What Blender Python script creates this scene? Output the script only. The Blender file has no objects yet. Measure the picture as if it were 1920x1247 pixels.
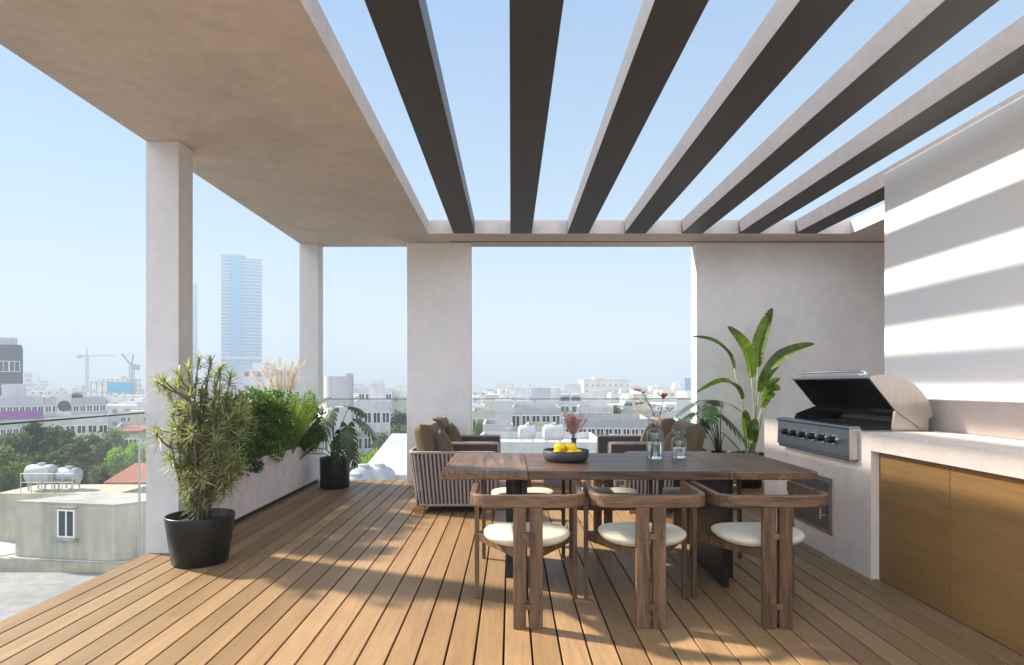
import bpy, math, random
import numpy as np
from mathutils import Vector, Matrix
R = math.radians
random.seed(7); rng = np.random.default_rng(7)
sc = bpy.context.scene

# ------------------------------------------------------------------ camera
F = 1204.0; CX = 958.0; HY = 720.0; EYE = 1.28
cd = bpy.data.cameras.new('camera'); cam = bpy.data.objects.new('camera', cd); sc.collection.objects.link(cam)
cam.location = (0, 0, EYE); cam.rotation_euler = (R(90), 0, 0)
cd.sensor_width = 36; cd.lens = F/1920*36; cd.shift_x = 2/1920; cd.shift_y = 96.5/1920
cd.clip_start = 0.05; cd.clip_end = 20000
sc.camera = cam
# ------------------------------------------------------------------ sky, sun, exposure
SKY_FILL = 16.5
SUNV = Vector((-1, 0.42, 0.738)).normalized()
elev = math.asin(SUNV.z)
w = bpy.data.worlds.new('World'); sc.world = w; w.use_nodes = True
nt = w.node_tree; bg = nt.nodes['Background']
sky = nt.nodes.new('ShaderNodeTexSky'); sky.sky_type = 'NISHITA'; sky.sun_disc = False
sky.sun_elevation = elev; sky.sun_rotation = math.atan2(SUNV.x, SUNV.y)
sky.air_density = 1.0; sky.dust_density = 0.1; sky.ozone_density = 1.6; sky.altitude = 50
# thin high haze evens the clear sky: Nishita sky blended with a pale blue veil that whitens towards the horizon
_tc = nt.nodes.new('ShaderNodeTexCoord'); _sp = nt.nodes.new('ShaderNodeSeparateXYZ'); nt.links.new(_tc.outputs['Generated'], _sp.inputs[0])
_rp = nt.nodes.new('ShaderNodeValToRGB'); _e = _rp.color_ramp.elements
SKY = [(0.0, (3.2, 3.65, 4.0)), (0.10, (2.5, 3.2, 3.75)), (0.22, (2.0, 2.9, 3.75)), (0.50, (1.35, 2.25, 3.7)), (1.0, (1.0, 1.8, 3.2))]
while len(_e) < len(SKY): _e.new(0.5)
for _i, (_p, _c) in enumerate(SKY): _e[_i].position = _p; _e[_i].color = (*[x/6 for x in _c], 1)
nt.links.new(_sp.outputs[2], _rp.inputs[0])
_sc = nt.nodes.new('ShaderNodeVectorMath'); _sc.operation = 'SCALE'; _sc.inputs['Scale'].default_value = 6.0; nt.links.new(_rp.outputs[0], _sc.inputs[0])
_mx = nt.nodes.new('ShaderNodeMix'); _mx.data_type = 'RGBA'; _mx.inputs[0].default_value = 0.84
nt.links.new(sky.outputs[0], _mx.inputs[6]); nt.links.new(_sc.outputs[0], _mx.inputs[7])
# added fill: bright bank in the unseen sky behind the viewer, lifting shaded walls
def _m(op, a, b=None, c=None, clamp=False):
    n = nt.nodes.new('ShaderNodeMath'); n.operation = op; n.use_clamp = clamp
    for i, v in enumerate((a, b, c)):
        if v is None: continue
        if hasattr(v, 'is_output'): nt.links.new(v, n.inputs[i])
        else: n.inputs[i].default_value = v
    return n.outputs[0]
_nz = nt.nodes.new('ShaderNodeTexNoise'); _nz.inputs['Scale'].default_value = 3.0; _nz.inputs['Detail'].default_value = 6
nt.links.new(_tc.outputs['Generated'], _nz.inputs['Vector'])
_left = _m('MULTIPLY', _m('MAXIMUM', _m('MULTIPLY', _sp.outputs[0], -1.0), 0.0), 0.5)
_b = _m('MULTIPLY', _m('ADD', _m('SUBTRACT', -0.12, _sp.outputs[1]), _left), 3.0, clamp=True)   # behind, and round to the sunny left side
_h = _m('MULTIPLY', _m('SUBTRACT', 0.92, _sp.outputs[2]), 2.6, clamp=True)
_d = _m('MULTIPLY', _m('SUBTRACT', _nz.outputs[0], 0.30), 5.0, clamp=True)
_fill = nt.nodes.new('ShaderNodeMix'); _fill.data_type = 'RGBA'; nt.links.new(_m('MULTIPLY', _m('MULTIPLY', _b, _h), _d), _fill.inputs[0])
nt.links.new(_mx.outputs[2], _fill.inputs[6]); _fill.inputs[7].default_value = (SKY_FILL*0.94, SKY_FILL, SKY_FILL*1.13, 1)
nt.links.new(_fill.outputs[2], bg.inputs[0]); bg.inputs[1].default_value = 0.068
sd = bpy.data.lights.new('sun', 'SUN'); sd.energy = 4.8; sd.angle = R(2.6); sd.color = (1.0, 0.89, 0.76)
sun = bpy.data.objects.new('sun', sd); sc.collection.objects.link(sun)
sun.rotation_euler = SUNV.to_track_quat('Z', 'Y').to_euler(); sun.location = SUNV*30
sc.view_settings.view_transform = 'Standard'; sc.view_settings.look = 'None'
sc.view_settings.exposure = 1.78; sc.view_settings.gamma = 1; sc.view_settings.use_curve_mapping = False
sc.render.engine = 'CYCLES'
sc.cycles.max_bounces = 14; sc.cycles.transmission_bounces = 14; sc.cycles.transparent_max_bounces = 24; sc.cycles.volume_bounces = 3; sc.cycles.diffuse_bounces = 8

# ------------------------------------------------------------------ helpers
COL = sc.collection
def at(px, py, d): return Vector(((px-CX)*d/F, d, EYE-(py-HY)*d/F))
def X(px, d): return (px-CX)*d/F
def Z(py, d): return EYE-(py-HY)*d/F

class MB:
    def __init__(s): s.v = []; s.f = []
    def add(s, vs, fs):
        n = len(s.v); s.v += [tuple(v) for v in vs]; s.f += [tuple(i+n for i in f) for f in fs]; return s
    def box(s, x0, y0, z0, x1, y1, z1, M=None):
        vs = [Vector(p) for p in ((x0,y0,z0),(x1,y0,z0),(x1,y1,z0),(x0,y1,z0),(x0,y0,z1),(x1,y0,z1),(x1,y1,z1),(x0,y1,z1))]
        if M: vs = [M@v for v in vs]
        return s.add(vs, [(0,3,2,1),(4,5,6,7),(0,1,5,4),(1,2,6,5),(2,3,7,6),(3,0,4,7)])
    def bar(s, a, b, wx, wz, up=(0,0,1)):
        a = Vector(a); b = Vector(b); d = b-a; L = d.length
        q = d.to_track_quat('Y', 'Z'); M = Matrix.Translation(a)@q.to_matrix().to_4x4()
        return s.box(-wx/2, 0, -wz/2, wx/2, L, wz/2, M)
    def tube(s, pts, rad, n=8, cap=True):
        pts = [Vector(p) for p in pts]
        if not hasattr(rad, '__len__'): rad = [rad]*len(pts)
        vs = []; fs = []; prev = None
        for i, p in enumerate(pts):
            t = (pts[min(i+1, len(pts)-1)]-pts[max(i-1, 0)]).normalized()
            if prev is None:
                u = t.orthogonal().normalized()
            else:
                u = (prev - t*prev.dot(t))
                u = u.normalized() if u.length > 1e-6 else t.orthogonal().normalized()
            prev = u; w_ = t.cross(u)
            for k in range(n):
                a = 2*math.pi*k/n
                vs.append(p+(u*math.cos(a)+w_*math.sin(a))*rad[i])
        for i in range(len(pts)-1):
            for k in range(n):
                fs.append((i*n+k, i*n+(k+1)%n, (i+1)*n+(k+1)%n, (i+1)*n+k))
        if cap: fs += [tuple(range(n))[::-1], tuple((len(pts)-1)*n+k for k in range(n))]
        return s.add(vs, fs)
    def lathe(s, prof, n=40, c=(0,0,0)):
        vs = []; fs = []
        for (r, z) in prof:
            for k in range(n):
                a = 2*math.pi*k/n; vs.append((c[0]+r*math.cos(a), c[1]+r*math.sin(a), c[2]+z))
        for i in range(len(prof)-1):
            for k in range(n):
                fs.append((i*n+k, i*n+(k+1)%n, (i+1)*n+(k+1)%n, (i+1)*n+k))
        return s.add(vs, fs)
    def prism(s, poly, h0, h1, axis='z'):
        n = len(poly)
        if axis == 'z': vs = [(p[0],p[1],h0) for p in poly]+[(p[0],p[1],h1) for p in poly]
        elif axis == 'y': vs = [(p[0],h0,p[1]) for p in poly]+[(p[0],h1,p[1]) for p in poly]
        else: vs = [(h0,p[0],p[1]) for p in poly]+[(h1,p[0],p[1]) for p in poly]
        fs = [tuple(range(n))[::-1], tuple(range(n, 2*n))]+[(i,(i+1)%n,(i+1)%n+n,i+n) for i in range(n)]
        return s.add(vs, fs)
    def band(s, path, t, z0, z1):
        """flat band of thickness t swept along a 2-D path"""
        P = [Vector((p[0], p[1])) for p in path]; n = len(P); vs = []
        for i in range(n):
            d = (P[min(i+1,n-1)]-P[max(i-1,0)]).normalized(); m = Vector((-d.y, d.x))*t/2
            a = P[i]+m; b = P[i]-m
            vs += [(a.x,a.y,z0),(b.x,b.y,z0),(b.x,b.y,z1),(a.x,a.y,z1)]
        fs = [(0,1,2,3), tuple((n-1)*4+k for k in (3,2,1,0))]
        for i in range(n-1):
            for k in range(4): fs.append((i*4+k, (i+1)*4+k, (i+1)*4+(k+1)%4, i*4+(k+1)%4))
        return s.add(vs, fs)
    def grid(s, fn, nu, nv):
        vs = [fn(i/(nu-1), j/(nv-1)) for i in range(nu) for j in range(nv)]
        fs = [(i*nv+j, (i+1)*nv+j, (i+1)*nv+j+1, i*nv+j+1) for i in range(nu-1) for j in range(nv-1)]
        return s.add(vs, fs)
    def leaf(s, base, d, up, L, W, droop=0.3, fold=0.25, n=4, prof=None):
        """narrow blade along a drooping curve; d direction, up normal-ish"""
        d = Vector(d).normalized(); side = d.cross(Vector(up))
        side = side.normalized() if side.length > 1e-4 else d.orthogonal().normalized()
        nrm = side.cross(d).normalized(); base = Vector(base); vs = []; fs = []
        for i in range(n+1):
            t = i/n; c = base+d*L*t*(1-0.15*droop*t)+Vector((0,0,-1))*L*droop*t*t
            wd = W*0.5*(prof(t) if prof else max(0.04, math.sin(math.pi*min(1, 0.12+0.88*t))**0.8))
            vs += [c-side*wd+nrm*wd*fold, c, c+side*wd+nrm*wd*fold]
        for i in range(n):
            a = i*3; fs += [(a,a+3,a+4,a+1),(a+1,a+4,a+5,a+2)]
        return s.add(vs, fs)
    def build(s, name, mat, parent=None, smooth=False, bevel=0, world=False, seg=2):
        me = bpy.data.meshes.new(name)
        vs = s.v
        o = bpy.data.objects.new(name, me)
        if world and parent is not None:
            l = parent.location; vs = [(v[0]-l[0], v[1]-l[1], v[2]-l[2]) for v in vs]
        me.from_pydata(vs, [], s.f); me.materials.append(mat)
        if smooth:
            me.polygons.foreach_set('use_smooth', [True]*len(me.polygons))
        me.update(); COL.objects.link(o)
        if bevel:
            b = o.modifiers.new('bevel', 'BEVEL'); b.width = bevel; b.segments = seg; b.limit_method = 'ANGLE'; b.angle_limit = R(40)
            b.harden_normals = False
        if parent is not None: o.parent = parent
        return o
def tag(o, label=None, cat=None, group=None, kind=None):
    if label: o['label'] = label
    if cat: o['category'] = cat
    if group: o['group'] = group
    if kind: o['kind'] = kind
    return o
def thing(name, loc, label, cat, group=None, rz=0):
    o = bpy.data.objects.new(name, None); COL.objects.link(o); o.location = loc; o.rotation_euler = (0,0,rz)
    o.empty_display_size = 0.1
    return tag(o, label, cat, group)
def copy_tree(o, parent=None):
    c = o.copy(); COL.objects.link(c)
    if parent: c.parent = parent
    for ch in list(o.children): copy_tree(ch, c)
    return c
def autosmooth(o, ang=40):
    me = o.data
    me.polygons.foreach_set('use_smooth', [True]*len(me.polygons))
    me.set_sharp_from_angle(angle=R(ang))
    return o

# ------------------------------------------------------------------ materials
MATS = {}
def mat(name, col, rough=0.6, metal=0.0, spec=0.5, **k):
    m = bpy.data.materials.new(name); m.use_nodes = True; b = m.node_tree.nodes['Principled BSDF']
    b.inputs['Base Color'].default_value = (*col, 1); b.inputs['Roughness'].default_value = rough
    b.inputs['Metallic'].default_value = metal; b.inputs['Specular IOR Level'].default_value = spec
    MATS[name] = m; return m
def N(m, t, **k):
    n = m.node_tree.nodes.new(t)
    for a, v in k.items(): setattr(n, a, v)
    return n
def ln(m, a, b): m.node_tree.links.new(a, b)
def coords(m, scale=(1,1,1), kind='Object', rot=(0,0,0)):
    tc = N(m, 'ShaderNodeTexCoord'); mp = N(m, 'ShaderNodeMapping'); mp.inputs['Scale'].default_value = scale
    mp.inputs['Rotation'].default_value = rot
    ln(m, tc.outputs[kind], mp.inputs[0]); return mp.outputs[0]
def noise(m, vec, scale, detail=4, rough=0.5, dist=0.0):
    n = N(m, 'ShaderNodeTexNoise'); n.inputs['Scale'].default_value = scale; n.inputs['Detail'].default_value = detail
    n.inputs['Roughness'].default_value = rough; n.inputs['Distortion'].default_value = dist
    ln(m, vec, n.inputs['Vector']); return n.outputs[0]
def ramp(m, fac, stops):
    r = N(m, 'ShaderNodeValToRGB'); e = r.color_ramp.elements
    while len(e) < len(stops): e.new(0.5)
    for i, (p, c) in enumerate(stops):
        e[i].position = p; e[i].color = (*c, 1) if len(c) == 3 else c
    ln(m, fac, r.inputs[0]); return r.outputs[0]
def mix(m, fac, a, b, mode='MIX'):
    n = N(m, 'ShaderNodeMix'); n.data_type = 'RGBA'; n.blend_type = mode
    for sock, v in ((n.inputs[0], fac), (n.inputs[6], a), (n.inputs[7], b)):
        if hasattr(v, 'is_output'): ln(m, v, sock)
        elif isinstance(v, (int, float)): sock.default_value = v
        else: sock.default_value = (*v, 1)
    return n.outputs[2]
def math_(m, op, a, b=None, c=None):
    n = N(m, 'ShaderNodeMath'); n.operation = op
    for i, v in enumerate((a, b, c)):
        if v is None: continue
        if hasattr(v, 'is_output'): ln(m, v, n.inputs[i])
        else: n.inputs[i].default_value = v
    return n.outputs[0]
def bsdf(m): return m.node_tree.nodes['Principled BSDF']
def bump(m, h, strength=0.3, dist=0.01):
    b = N(m, 'ShaderNodeBump'); b.inputs['Strength'].default_value = strength; b.inputs['Distance'].default_value = dist
    ln(m, h, b.inputs['Height']); ln(m, b.outputs[0], bsdf(m).inputs['Normal'])
def mul(c, k): return tuple(min(1, x*k) for x in c)

def plaster(name, col, var=0.08, bs=0.35, warm=(1.05,0.98,0.93)):
    m = mat(name, col, 0.85, spec=0.25); v = coords(m)
    n1 = noise(m, v, 1.6, 6, 0.62, 0.4); n2 = noise(m, v, 9, 5, 0.6); n3 = noise(m, v, 70, 4, 0.6)
    bs *= 1.7
    c1 = ramp(m, n1, [(0.3, mul(col, 1-var)), (0.52, col), (0.75, tuple(min(1, a*b*(1+var*0.4)) for a, b in zip(col, warm)))])
    c2 = ramp(m, n2, [(0.35, (1-var*0.5,)*3), (0.65, (1+var*0.3,)*3)])
    c = mix(m, 1.0, c1, c2, 'MULTIPLY')
    # trowel scratches
    v2 = coords(m, (1, 1, 2.4)); sc_ = noise(m, v2, 22, 3, 0.7, 1.5)
    sp = ramp(m, sc_, [(0.60, (0,0,0)), (0.68, (1,1,1))])
    c = mix(m, math_(m, 'MULTIPLY', sp, min(0.22, var*2.4)), c, mul(col, 1.22))
    ln(m, c, bsdf(m).inputs['Base Color'])
    h = math_(m, 'ADD', math_(m, 'MULTIPLY', n3, 0.5), n2); bump(m, h, bs, 0.008)
    return m
M_wall = plaster('plaster_grey', (0.77, 0.76, 0.765))
M_col = plaster('plaster_column', (0.60, 0.60, 0.615))
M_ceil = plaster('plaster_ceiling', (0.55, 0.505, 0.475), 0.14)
M_white = plaster('plaster_white', (0.88, 0.872, 0.86), 0.012, 0.08)
M_planter = plaster('plaster_planter', (0.66, 0.62, 0.645), 0.16)
M_counter = plaster('stone_counter', (0.72, 0.64, 0.58), 0.10, 0.12)
M_splash = plaster('stone_backsplash', (0.50, 0.43, 0.38), 0.10, 0.12)
M_beam = plaster('beam_grey', (0.09, 0.086, 0.094), 0.16, 0.2)
bsdf(M_beam).inputs['Roughness'].default_value = 0.45; bsdf(M_beam).inputs['Specular IOR Level'].default_value = 0.4

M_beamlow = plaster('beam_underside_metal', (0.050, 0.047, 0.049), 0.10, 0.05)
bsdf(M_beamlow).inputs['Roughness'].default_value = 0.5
def wood(name, dark, light, axis='x', scale=1.0, rough=0.5, bs=0.25, fine=1.0, con=1.0):
    m = mat(name, light, rough, spec=0.35)
    s = {'x': (0.09, 1, 1), 'y': (1, 0.09, 1), 'z': (1, 1, 0.09)}[axis]
    v = coords(m, tuple(a*scale for a in s))
    oi = N(m, 'ShaderNodeObjectInfo'); of = N(m, 'ShaderNodeVectorMath'); of.operation = 'ADD'; cx_ = N(m, 'ShaderNodeCombineXYZ')
    for i_ in range(3): ln(m, math_(m, 'MULTIPLY', oi.outputs['Random'], 7.0+3*i_), cx_.inputs[i_])
    ln(m, v, of.inputs[0]); ln(m, cx_.outputs[0], of.inputs[1]); v = of.outputs[0]   # every piece cut from another part of the plank
    n1 = noise(m, v, 14, 6, 0.62, 1.2); n2 = noise(m, v, 75*fine, 5, 0.7, 0.3); n3 = noise(m, v, 3, 3, 0.5)
    mid = tuple((a+b)/2 for a, b in zip(dark, light))
    c = ramp(m, n1, [(0.3, dark), (0.5, mid), (0.7, light)])
    c2 = ramp(m, n2, [(0.34, (1-0.55*con,)*3), (0.52, (1.0,)*3), (0.75, (1+0.18*con,)*3)])
    c = mix(m, 0.85, c, c2, 'MULTIPLY')
    c = mix(m, 1.0, c, ramp(m, n3, [(0.3, (0.86,)*3), (0.7, (1.1,)*3)]), 'MULTIPLY')
    ln(m, c, bsdf(m).inputs['Base Color'])
    bump(m, math_(m, 'ADD', n2, n1), bs, 0.003)
    return m
M_chair = wood('oak_brown', (0.052, 0.029, 0.016), (0.19, 0.113, 0.064), 'z', rough=0.5)
M_rail = wood('oak_brown_rail', (0.058, 0.032, 0.018), (0.20, 0.119, 0.068), 'x', rough=0.45)
M_table = wood('table_oak', (0.042, 0.023, 0.014), (0.17, 0.102, 0.062), 'x', rough=0.42)
M_tend = wood('table_oak_end', (0.052, 0.028, 0.016), (0.225, 0.135, 0.078), 'y', rough=0.42)
M_cab = wood('cabinet_oak', (0.235, 0.132, 0.045), (0.285, 0.163, 0.057), 'y', 0.8, 0.55, 0.08, 1.0, 0.35)
M_teak = wood('teak', (0.30, 0.14, 0.05), (0.50, 0.26, 0.10), 'x', rough=0.5)

# deck boards: tone per board, fine grain along the board
M_deck = mat('deck_boards', (0.4, 0.27, 0.17), 0.55, spec=0.35)
m = M_deck; PIT = 0.136; OFF = -0.0346
tc = N(m, 'ShaderNodeTexCoord'); sx = N(m, 'ShaderNodeSeparateXYZ'); ln(m, tc.outputs['Object'], sx.inputs[0])
bi = math_(m, 'FLOOR', math_(m, 'DIVIDE', math_(m, 'SUBTRACT', sx.outputs[0], OFF), PIT))
wn = N(m, 'ShaderNodeTexWhiteNoise'); wn.noise_dimensions = '1D'; ln(m, bi, wn.inputs['W'])
cb = N(m, 'ShaderNodeCombineXYZ'); ln(m, sx.outputs[0], cb.inputs[0])
ln(m, math_(m, 'MULTIPLY', sx.outputs[1], 0.05), cb.inputs[1]); ln(m, math_(m, 'MULTIPLY', wn.outputs[0], 40), cb.inputs[2])
g1 = noise(m, cb.outputs[0], 60, 5, 0.65, 0.3); g2 = noise(m, cb.outputs[0], 9, 4, 0.6, 0.8)
base = ramp(m, wn.outputs[0], [(0.0, (0.245, 0.15, 0.071)), (0.5, (0.295, 0.184, 0.090)), (1.0, (0.35, 0.222, 0.113))])
c = mix(m, 1.0, base, ramp(m, g1, [(0.3, (0.80, 0.79, 0.78)), (0.6, (1.04,)*3)]), 'MULTIPLY')
c = mix(m, 1.0, c, ramp(m, g2, [(0.3, (0.88, 0.87, 0.86)), (0.7, (1.07,)*3)]), 'MULTIPLY')
st = noise(m, coords(m), 1.3, 5, 0.6, 0.5)
c = mix(m, 1.0, c, ramp(m, st, [(0.35, (0.90,)*3), (0.6, (1.03,)*3)]), 'MULTIPLY')
ln(m, c, bsdf(m).inputs['Base Color'])
ln(m, math_(m, 'ADD', math_(m, 'MULTIPLY', g2, 0.22), 0.38), bsdf(m).inputs['Roughness'])
bump(m, g1, 0.15, 0.002)

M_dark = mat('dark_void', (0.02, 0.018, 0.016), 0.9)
M_black = mat('black_pot', (0.010, 0.0095, 0.009), 0.42, spec=0.3)
_n = noise(M_black, coords(M_black), 40, 4); ln(M_black, math_(M_black, 'ADD', math_(M_black, 'MULTIPLY', _n, 0.2), 0.3), bsdf(M_black).inputs['Roughness'])
M_blackwood = wood('black_wood', (0.008, 0.008, 0.008), (0.028, 0.027, 0.026), 'z', rough=0.5)
M_soil = mat('soil', (0.03, 0.02, 0.013), 0.95)
bump(M_soil, noise(M_soil, coords(M_soil), 60, 4), 1.0, 0.02)
def steel(name, col, rough, axis):
    m = mat(name, col, rough, 1.0); s = {'y': (1, 0.02, 1), 'z': (1, 1, 0.02)}[axis]
    n = noise(m, coords(m, s), 260, 3, 0.6)
    ln(m, math_(m, 'ADD', math_(m, 'MULTIPLY', n, 0.22), rough-0.1), bsdf(m).inputs['Roughness'])
    ln(m, mix(m, 1.0, col, ramp(m, n, [(0.3, (0.86,)*3), (0.7, (1.05,)*3)]), 'MULTIPLY'), bsdf(m).inputs['Base Color'])
    bump(m, n, 0.05, 0.001); return m
M_steel = steel('brushed_steel', (0.50, 0.47, 0.44), 0.36, 'z')
M_panel = steel('blue_grey_steel', (0.22, 0.245, 0.275), 0.38, 'y')
M_chrome = mat('chrome', (0.75, 0.75, 0.75), 0.12, 1.0)
M_grillin = mat('grill_inside', (0.018, 0.019, 0.021), 0.35, 0.3)
M_iron = mat('cast_iron', (0.03, 0.03, 0.032), 0.55, 0.5)

def fabric(name, col, sc_=500, bs=0.25, var=0.12):
    m = mat(name, col, 0.92, spec=0.2); v = coords(m)
    n = noise(m, v, sc_, 2, 0.6); n2 = noise(m, v, 5, 4, 0.6)
    c = mix(m, 1.0, col, ramp(m, n, [(0.3, (1-var,)*3), (0.7, (1+var,)*3)]), 'MULTIPLY')
    c = mix(m, 1.0, c, ramp(m, n2, [(0.3, (0.92,)*3), (0.7, (1.06,)*3)]), 'MULTIPLY')
    ln(m, c, bsdf(m).inputs['Base Color']); bump(m, n, bs, 0.002)
    bsdf(m).inputs['Sheen Weight'].default_value = 0.15
    return m
M_cream = fabric('cream_boucle', (0.54, 0.51, 0.39), 260, 0.4)
M_olive = fabric('olive_brown_fabric', (0.125, 0.089, 0.05), 600, 0.15)
M_rope = fabric('mauve_rope', (0.30, 0.245, 0.235), 240, 0.5, 0.2)
M_ropedark = fabric('rope_lining', (0.07, 0.055, 0.053), 300, 0.3)
M_seatcush = fabric('taupe_seat', (0.30, 0.27, 0.22), 500, 0.2)

def leafmat(name, a, b, tr=(1.5, 1.6, 0.8), trans=0.35, rough=0.45):
    m = mat(name, a, rough, spec=0.4)
    g = N(m, 'ShaderNodeNewGeometry')
    c = ramp(m, g.outputs['Random Per Island'], [(0.0, a), (0.6, tuple((x+y)/2 for x, y in zip(a, b))), (1.0, b)])
    n = noise(m, coords(m), 9, 3); c = mix(m, 1.0, c, ramp(m, n, [(0.3, (0.8,)*3), (0.7, (1.15,)*3)]), 'MULTIPLY')
    ln(m, c, bsdf(m).inputs['Base Color'])
    t = N(m, 'ShaderNodeBsdfTranslucent'); ln(m, mix(m, 1.0, c, tr, 'MULTIPLY'), t.inputs[0])
    x = N(m, 'ShaderNodeMixShader'); x.inputs[0].default_value = trans
    ln(m, bsdf(m).outputs[0], x.inputs[1]); ln(m, t.outputs[0], x.inputs[2])
    ln(m, x.outputs[0], m.node_tree.nodes['Material Output'].inputs[0]); return m
M_drac = leafmat('dracaena_leaf', (0.12, 0.15, 0.05), (0.42, 0.43, 0.22), trans=0.35)
M_hedge = leafmat('hedge_leaf', (0.045, 0.10, 0.016), (0.14, 0.25, 0.045), trans=0.4)
M_hedge2 = leafmat('hedge_leaf_dark', (0.028, 0.065, 0.012), (0.07, 0.15, 0.025), trans=0.35)
M_grass = leafmat('grass_blade', (0.10, 0.17, 0.03), (0.24, 0.33, 0.08), trans=0.45)
M_plume = leafmat('plume', (0.60, 0.50, 0.38), (0.74, 0.67, 0.58), (1, 0.97, 0.94), trans=0.4, rough=0.8)
M_mons = leafmat('monstera_leaf', (0.018, 0.05, 0.016), (0.05, 0.10, 0.03), trans=0.22, rough=0.32)
M_strel = leafmat('strelitzia_leaf', (0.06, 0.11, 0.018), (0.13, 0.20, 0.03), trans=0.35, rough=0.35)
M_stem = mat('green_stem', (0.05, 0.08, 0.025), 0.5)
M_palestem = mat('pale_stem', (0.25, 0.28, 0.13), 0.5)
M_bark = mat('bark', (0.11, 0.085, 0.065), 0.9); bump(M_bark, noise(M_bark, coords(M_bark), 60, 4), 0.8, 0.01)
M_pink = leafmat('pink_pampas', (0.55, 0.28, 0.24), (0.74, 0.45, 0.39), (1, 0.9, 0.85), trans=0.3, rough=0.9)
M_cotton = mat('cotton', (0.82, 0.70, 0.64), 0.95); bump(M_cotton, noise(M_cotton, coords(M_cotton), 300, 3), 0.8, 0.003)
M_husk = mat('cotton_husk', (0.30, 0.085, 0.045), 0.7)
M_twig = mat('twig', (0.05, 0.022, 0.016), 0.7)
M_lemon = mat('lemon', (0.85, 0.58, 0.01), 0.38); bump(M_lemon, noise(M_lemon, coords(M_lemon), 160, 2), 0.25, 0.002)
M_bowl = mat('bowl_charcoal', (0.03, 0.033, 0.033), 0.55)
bump(M_bowl, noise(M_bowl, coords(M_bowl), 90, 3), 0.1, 0.002)

def glassmat(name, tint, refl=1.0, rough=0.0):
    m = bpy.data.materials.new(name); m.use_nodes = True; nd = m.node_tree.nodes; nd.remove(nd['Principled BSDF'])
    t = N(m, 'ShaderNodeBsdfTransparent'); t.inputs[0].default_value = (*tint, 1)
    g = N(m, 'ShaderNodeBsdfGlossy'); g.inputs['Roughness'].default_value = rough
    lw = N(m, 'ShaderNodeLayerWeight'); lw.inputs[0].default_value = 0.5
    fr = math_(m, 'ADD', 0.05, math_(m, 'MULTIPLY', math_(m, 'POWER', lw.outputs['Facing'], 5.0), 0.9))
    x = N(m, 'ShaderNodeMixShader'); ln(m, math_(m, 'MULTIPLY', fr, refl), x.inputs[0])
    ln(m, t.outputs[0], x.inputs[1]); ln(m, g.outputs[0], x.inputs[2])
    ln(m, x.outputs[0], nd['Material Output'].inputs[0]); return m
M_glass = glassmat('balustrade_glass', (0.955, 0.975, 0.97))
M_gedge = mat('glass_edge', (0.05, 0.10, 0.10), 0.15)
M_vase = glassmat('vase_glass', (0.93, 0.95, 0.95), 1.3)
M_water = mat('vase_water', (0.96, 0.98, 1.0), 0.0); bsdf(M_water).inputs['Transmission Weight'].default_value = 1; bsdf(M_water).inputs['IOR'].default_value = 1.33

# ================================================================== TERRACE
GZ = -16.0
BACK = -3.0            # how far everything runs behind the viewpoint
YE = 8.62
# deck
mb = MB(); k0 = math.ceil((-2.755-OFF)/PIT)
edges = [OFF+PIT*k for k in range(k0, 44)]
xs = [-2.755]+[e for e in edges if e > -2.74]+[]
for a, b in zip(xs[:-1], xs[1:]):
    if a > 5.5: break
    mb.box(a+0.0052, BACK, -0.03, b-0.0052, YE-0.03, 0)
deck = tag(mb.build('deck', M_deck, bevel=0.0015, seg=1), kind='structure')
s = MB().box(-2.76, BACK, -0.5, 5.6, YE-0.01, -0.055).build('deck_base', M_dark); tag(s, kind='structure')

# roof slab with the square opening
T = 3.12; TT = 3.285; RB = 1.2
rs = thing('roof_slab', (-2.765, 0, T), 'beige rendered concrete roof slab framing the open pergola bay', 'roof')
mb = MB()
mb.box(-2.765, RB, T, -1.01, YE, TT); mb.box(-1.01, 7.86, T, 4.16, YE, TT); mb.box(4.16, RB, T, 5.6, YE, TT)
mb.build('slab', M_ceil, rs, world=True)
MB().box(-0.80, 8.285, T-0.003, 5.38, 8.312, T+0.02).build('groove_shade', M_dark, rs, world=True)  # dark strip standing in for the shade inside a ceiling groove
# pergola beams
ord_ = ['first pergola beam from the left, closest to the wide ceiling slab', 'second pergola beam from the left, running straight ahead over the deck', 'third pergola beam from the left, above the fruit bowl',
 'fourth pergola beam from the left, the middle one of seven', 'fifth pergola beam from the left, two away from the wall-side beam', 'sixth pergola beam from the left, next to last before the white wall', 'seventh pergola beam, just above the top of the white wall']
for i in range(7):
    x0 = -0.705+0.6975*i
    o = MB().box(0, RB, 0.0, 0.262, 7.857, TT-T-0.002).build('pergola_beam', M_beam, bevel=0.004)
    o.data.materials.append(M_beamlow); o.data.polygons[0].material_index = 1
    o.location = (x0, 0, T+0.001); tag(o, 'dark grey '+ord_[i], 'beam', 'pergola beams')
# columns and walls
def column(x0, y0, x1, y1, label, m=M_col, name='column', cat='column'):
    o = MB().box(0, 0, -0.4, x1-x0, y1-y0, T-0.001).build(name, m, bevel=0.004); o.location = (x0, y0, 0)
    return tag(o, label, cat)
column(-2.765, 4.86, -2.515, 5.08, 'square plastered column standing behind the big black pot')
column(-2.765, 8.39, -2.515, 8.60, 'slim plastered column at the far corner behind the pampas plumes')
column(-1.36, 8.39, -0.523, 8.60, 'wide plastered pillar behind the left armchairs', M_wall, 'pillar', 'pillar')
o = MB().box(0, 0, -0.4, 3.17, 0.25, T-0.001).build('rear_wall', M_wall, bevel=0.004); o.location = (2.425, 8.39, 0)
tag(o, 'grey plastered wall behind the tall strelitzia', 'wall')
o = MB().box(0, BACK, 0, 0.213, 5.616, T-0.001).build('side_wall', M_white, bevel=0.004); o.location = (3.265, 0, 0)
tag(o, 'smooth white wall above the counter, striped by beam shadows', 'wall')
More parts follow.
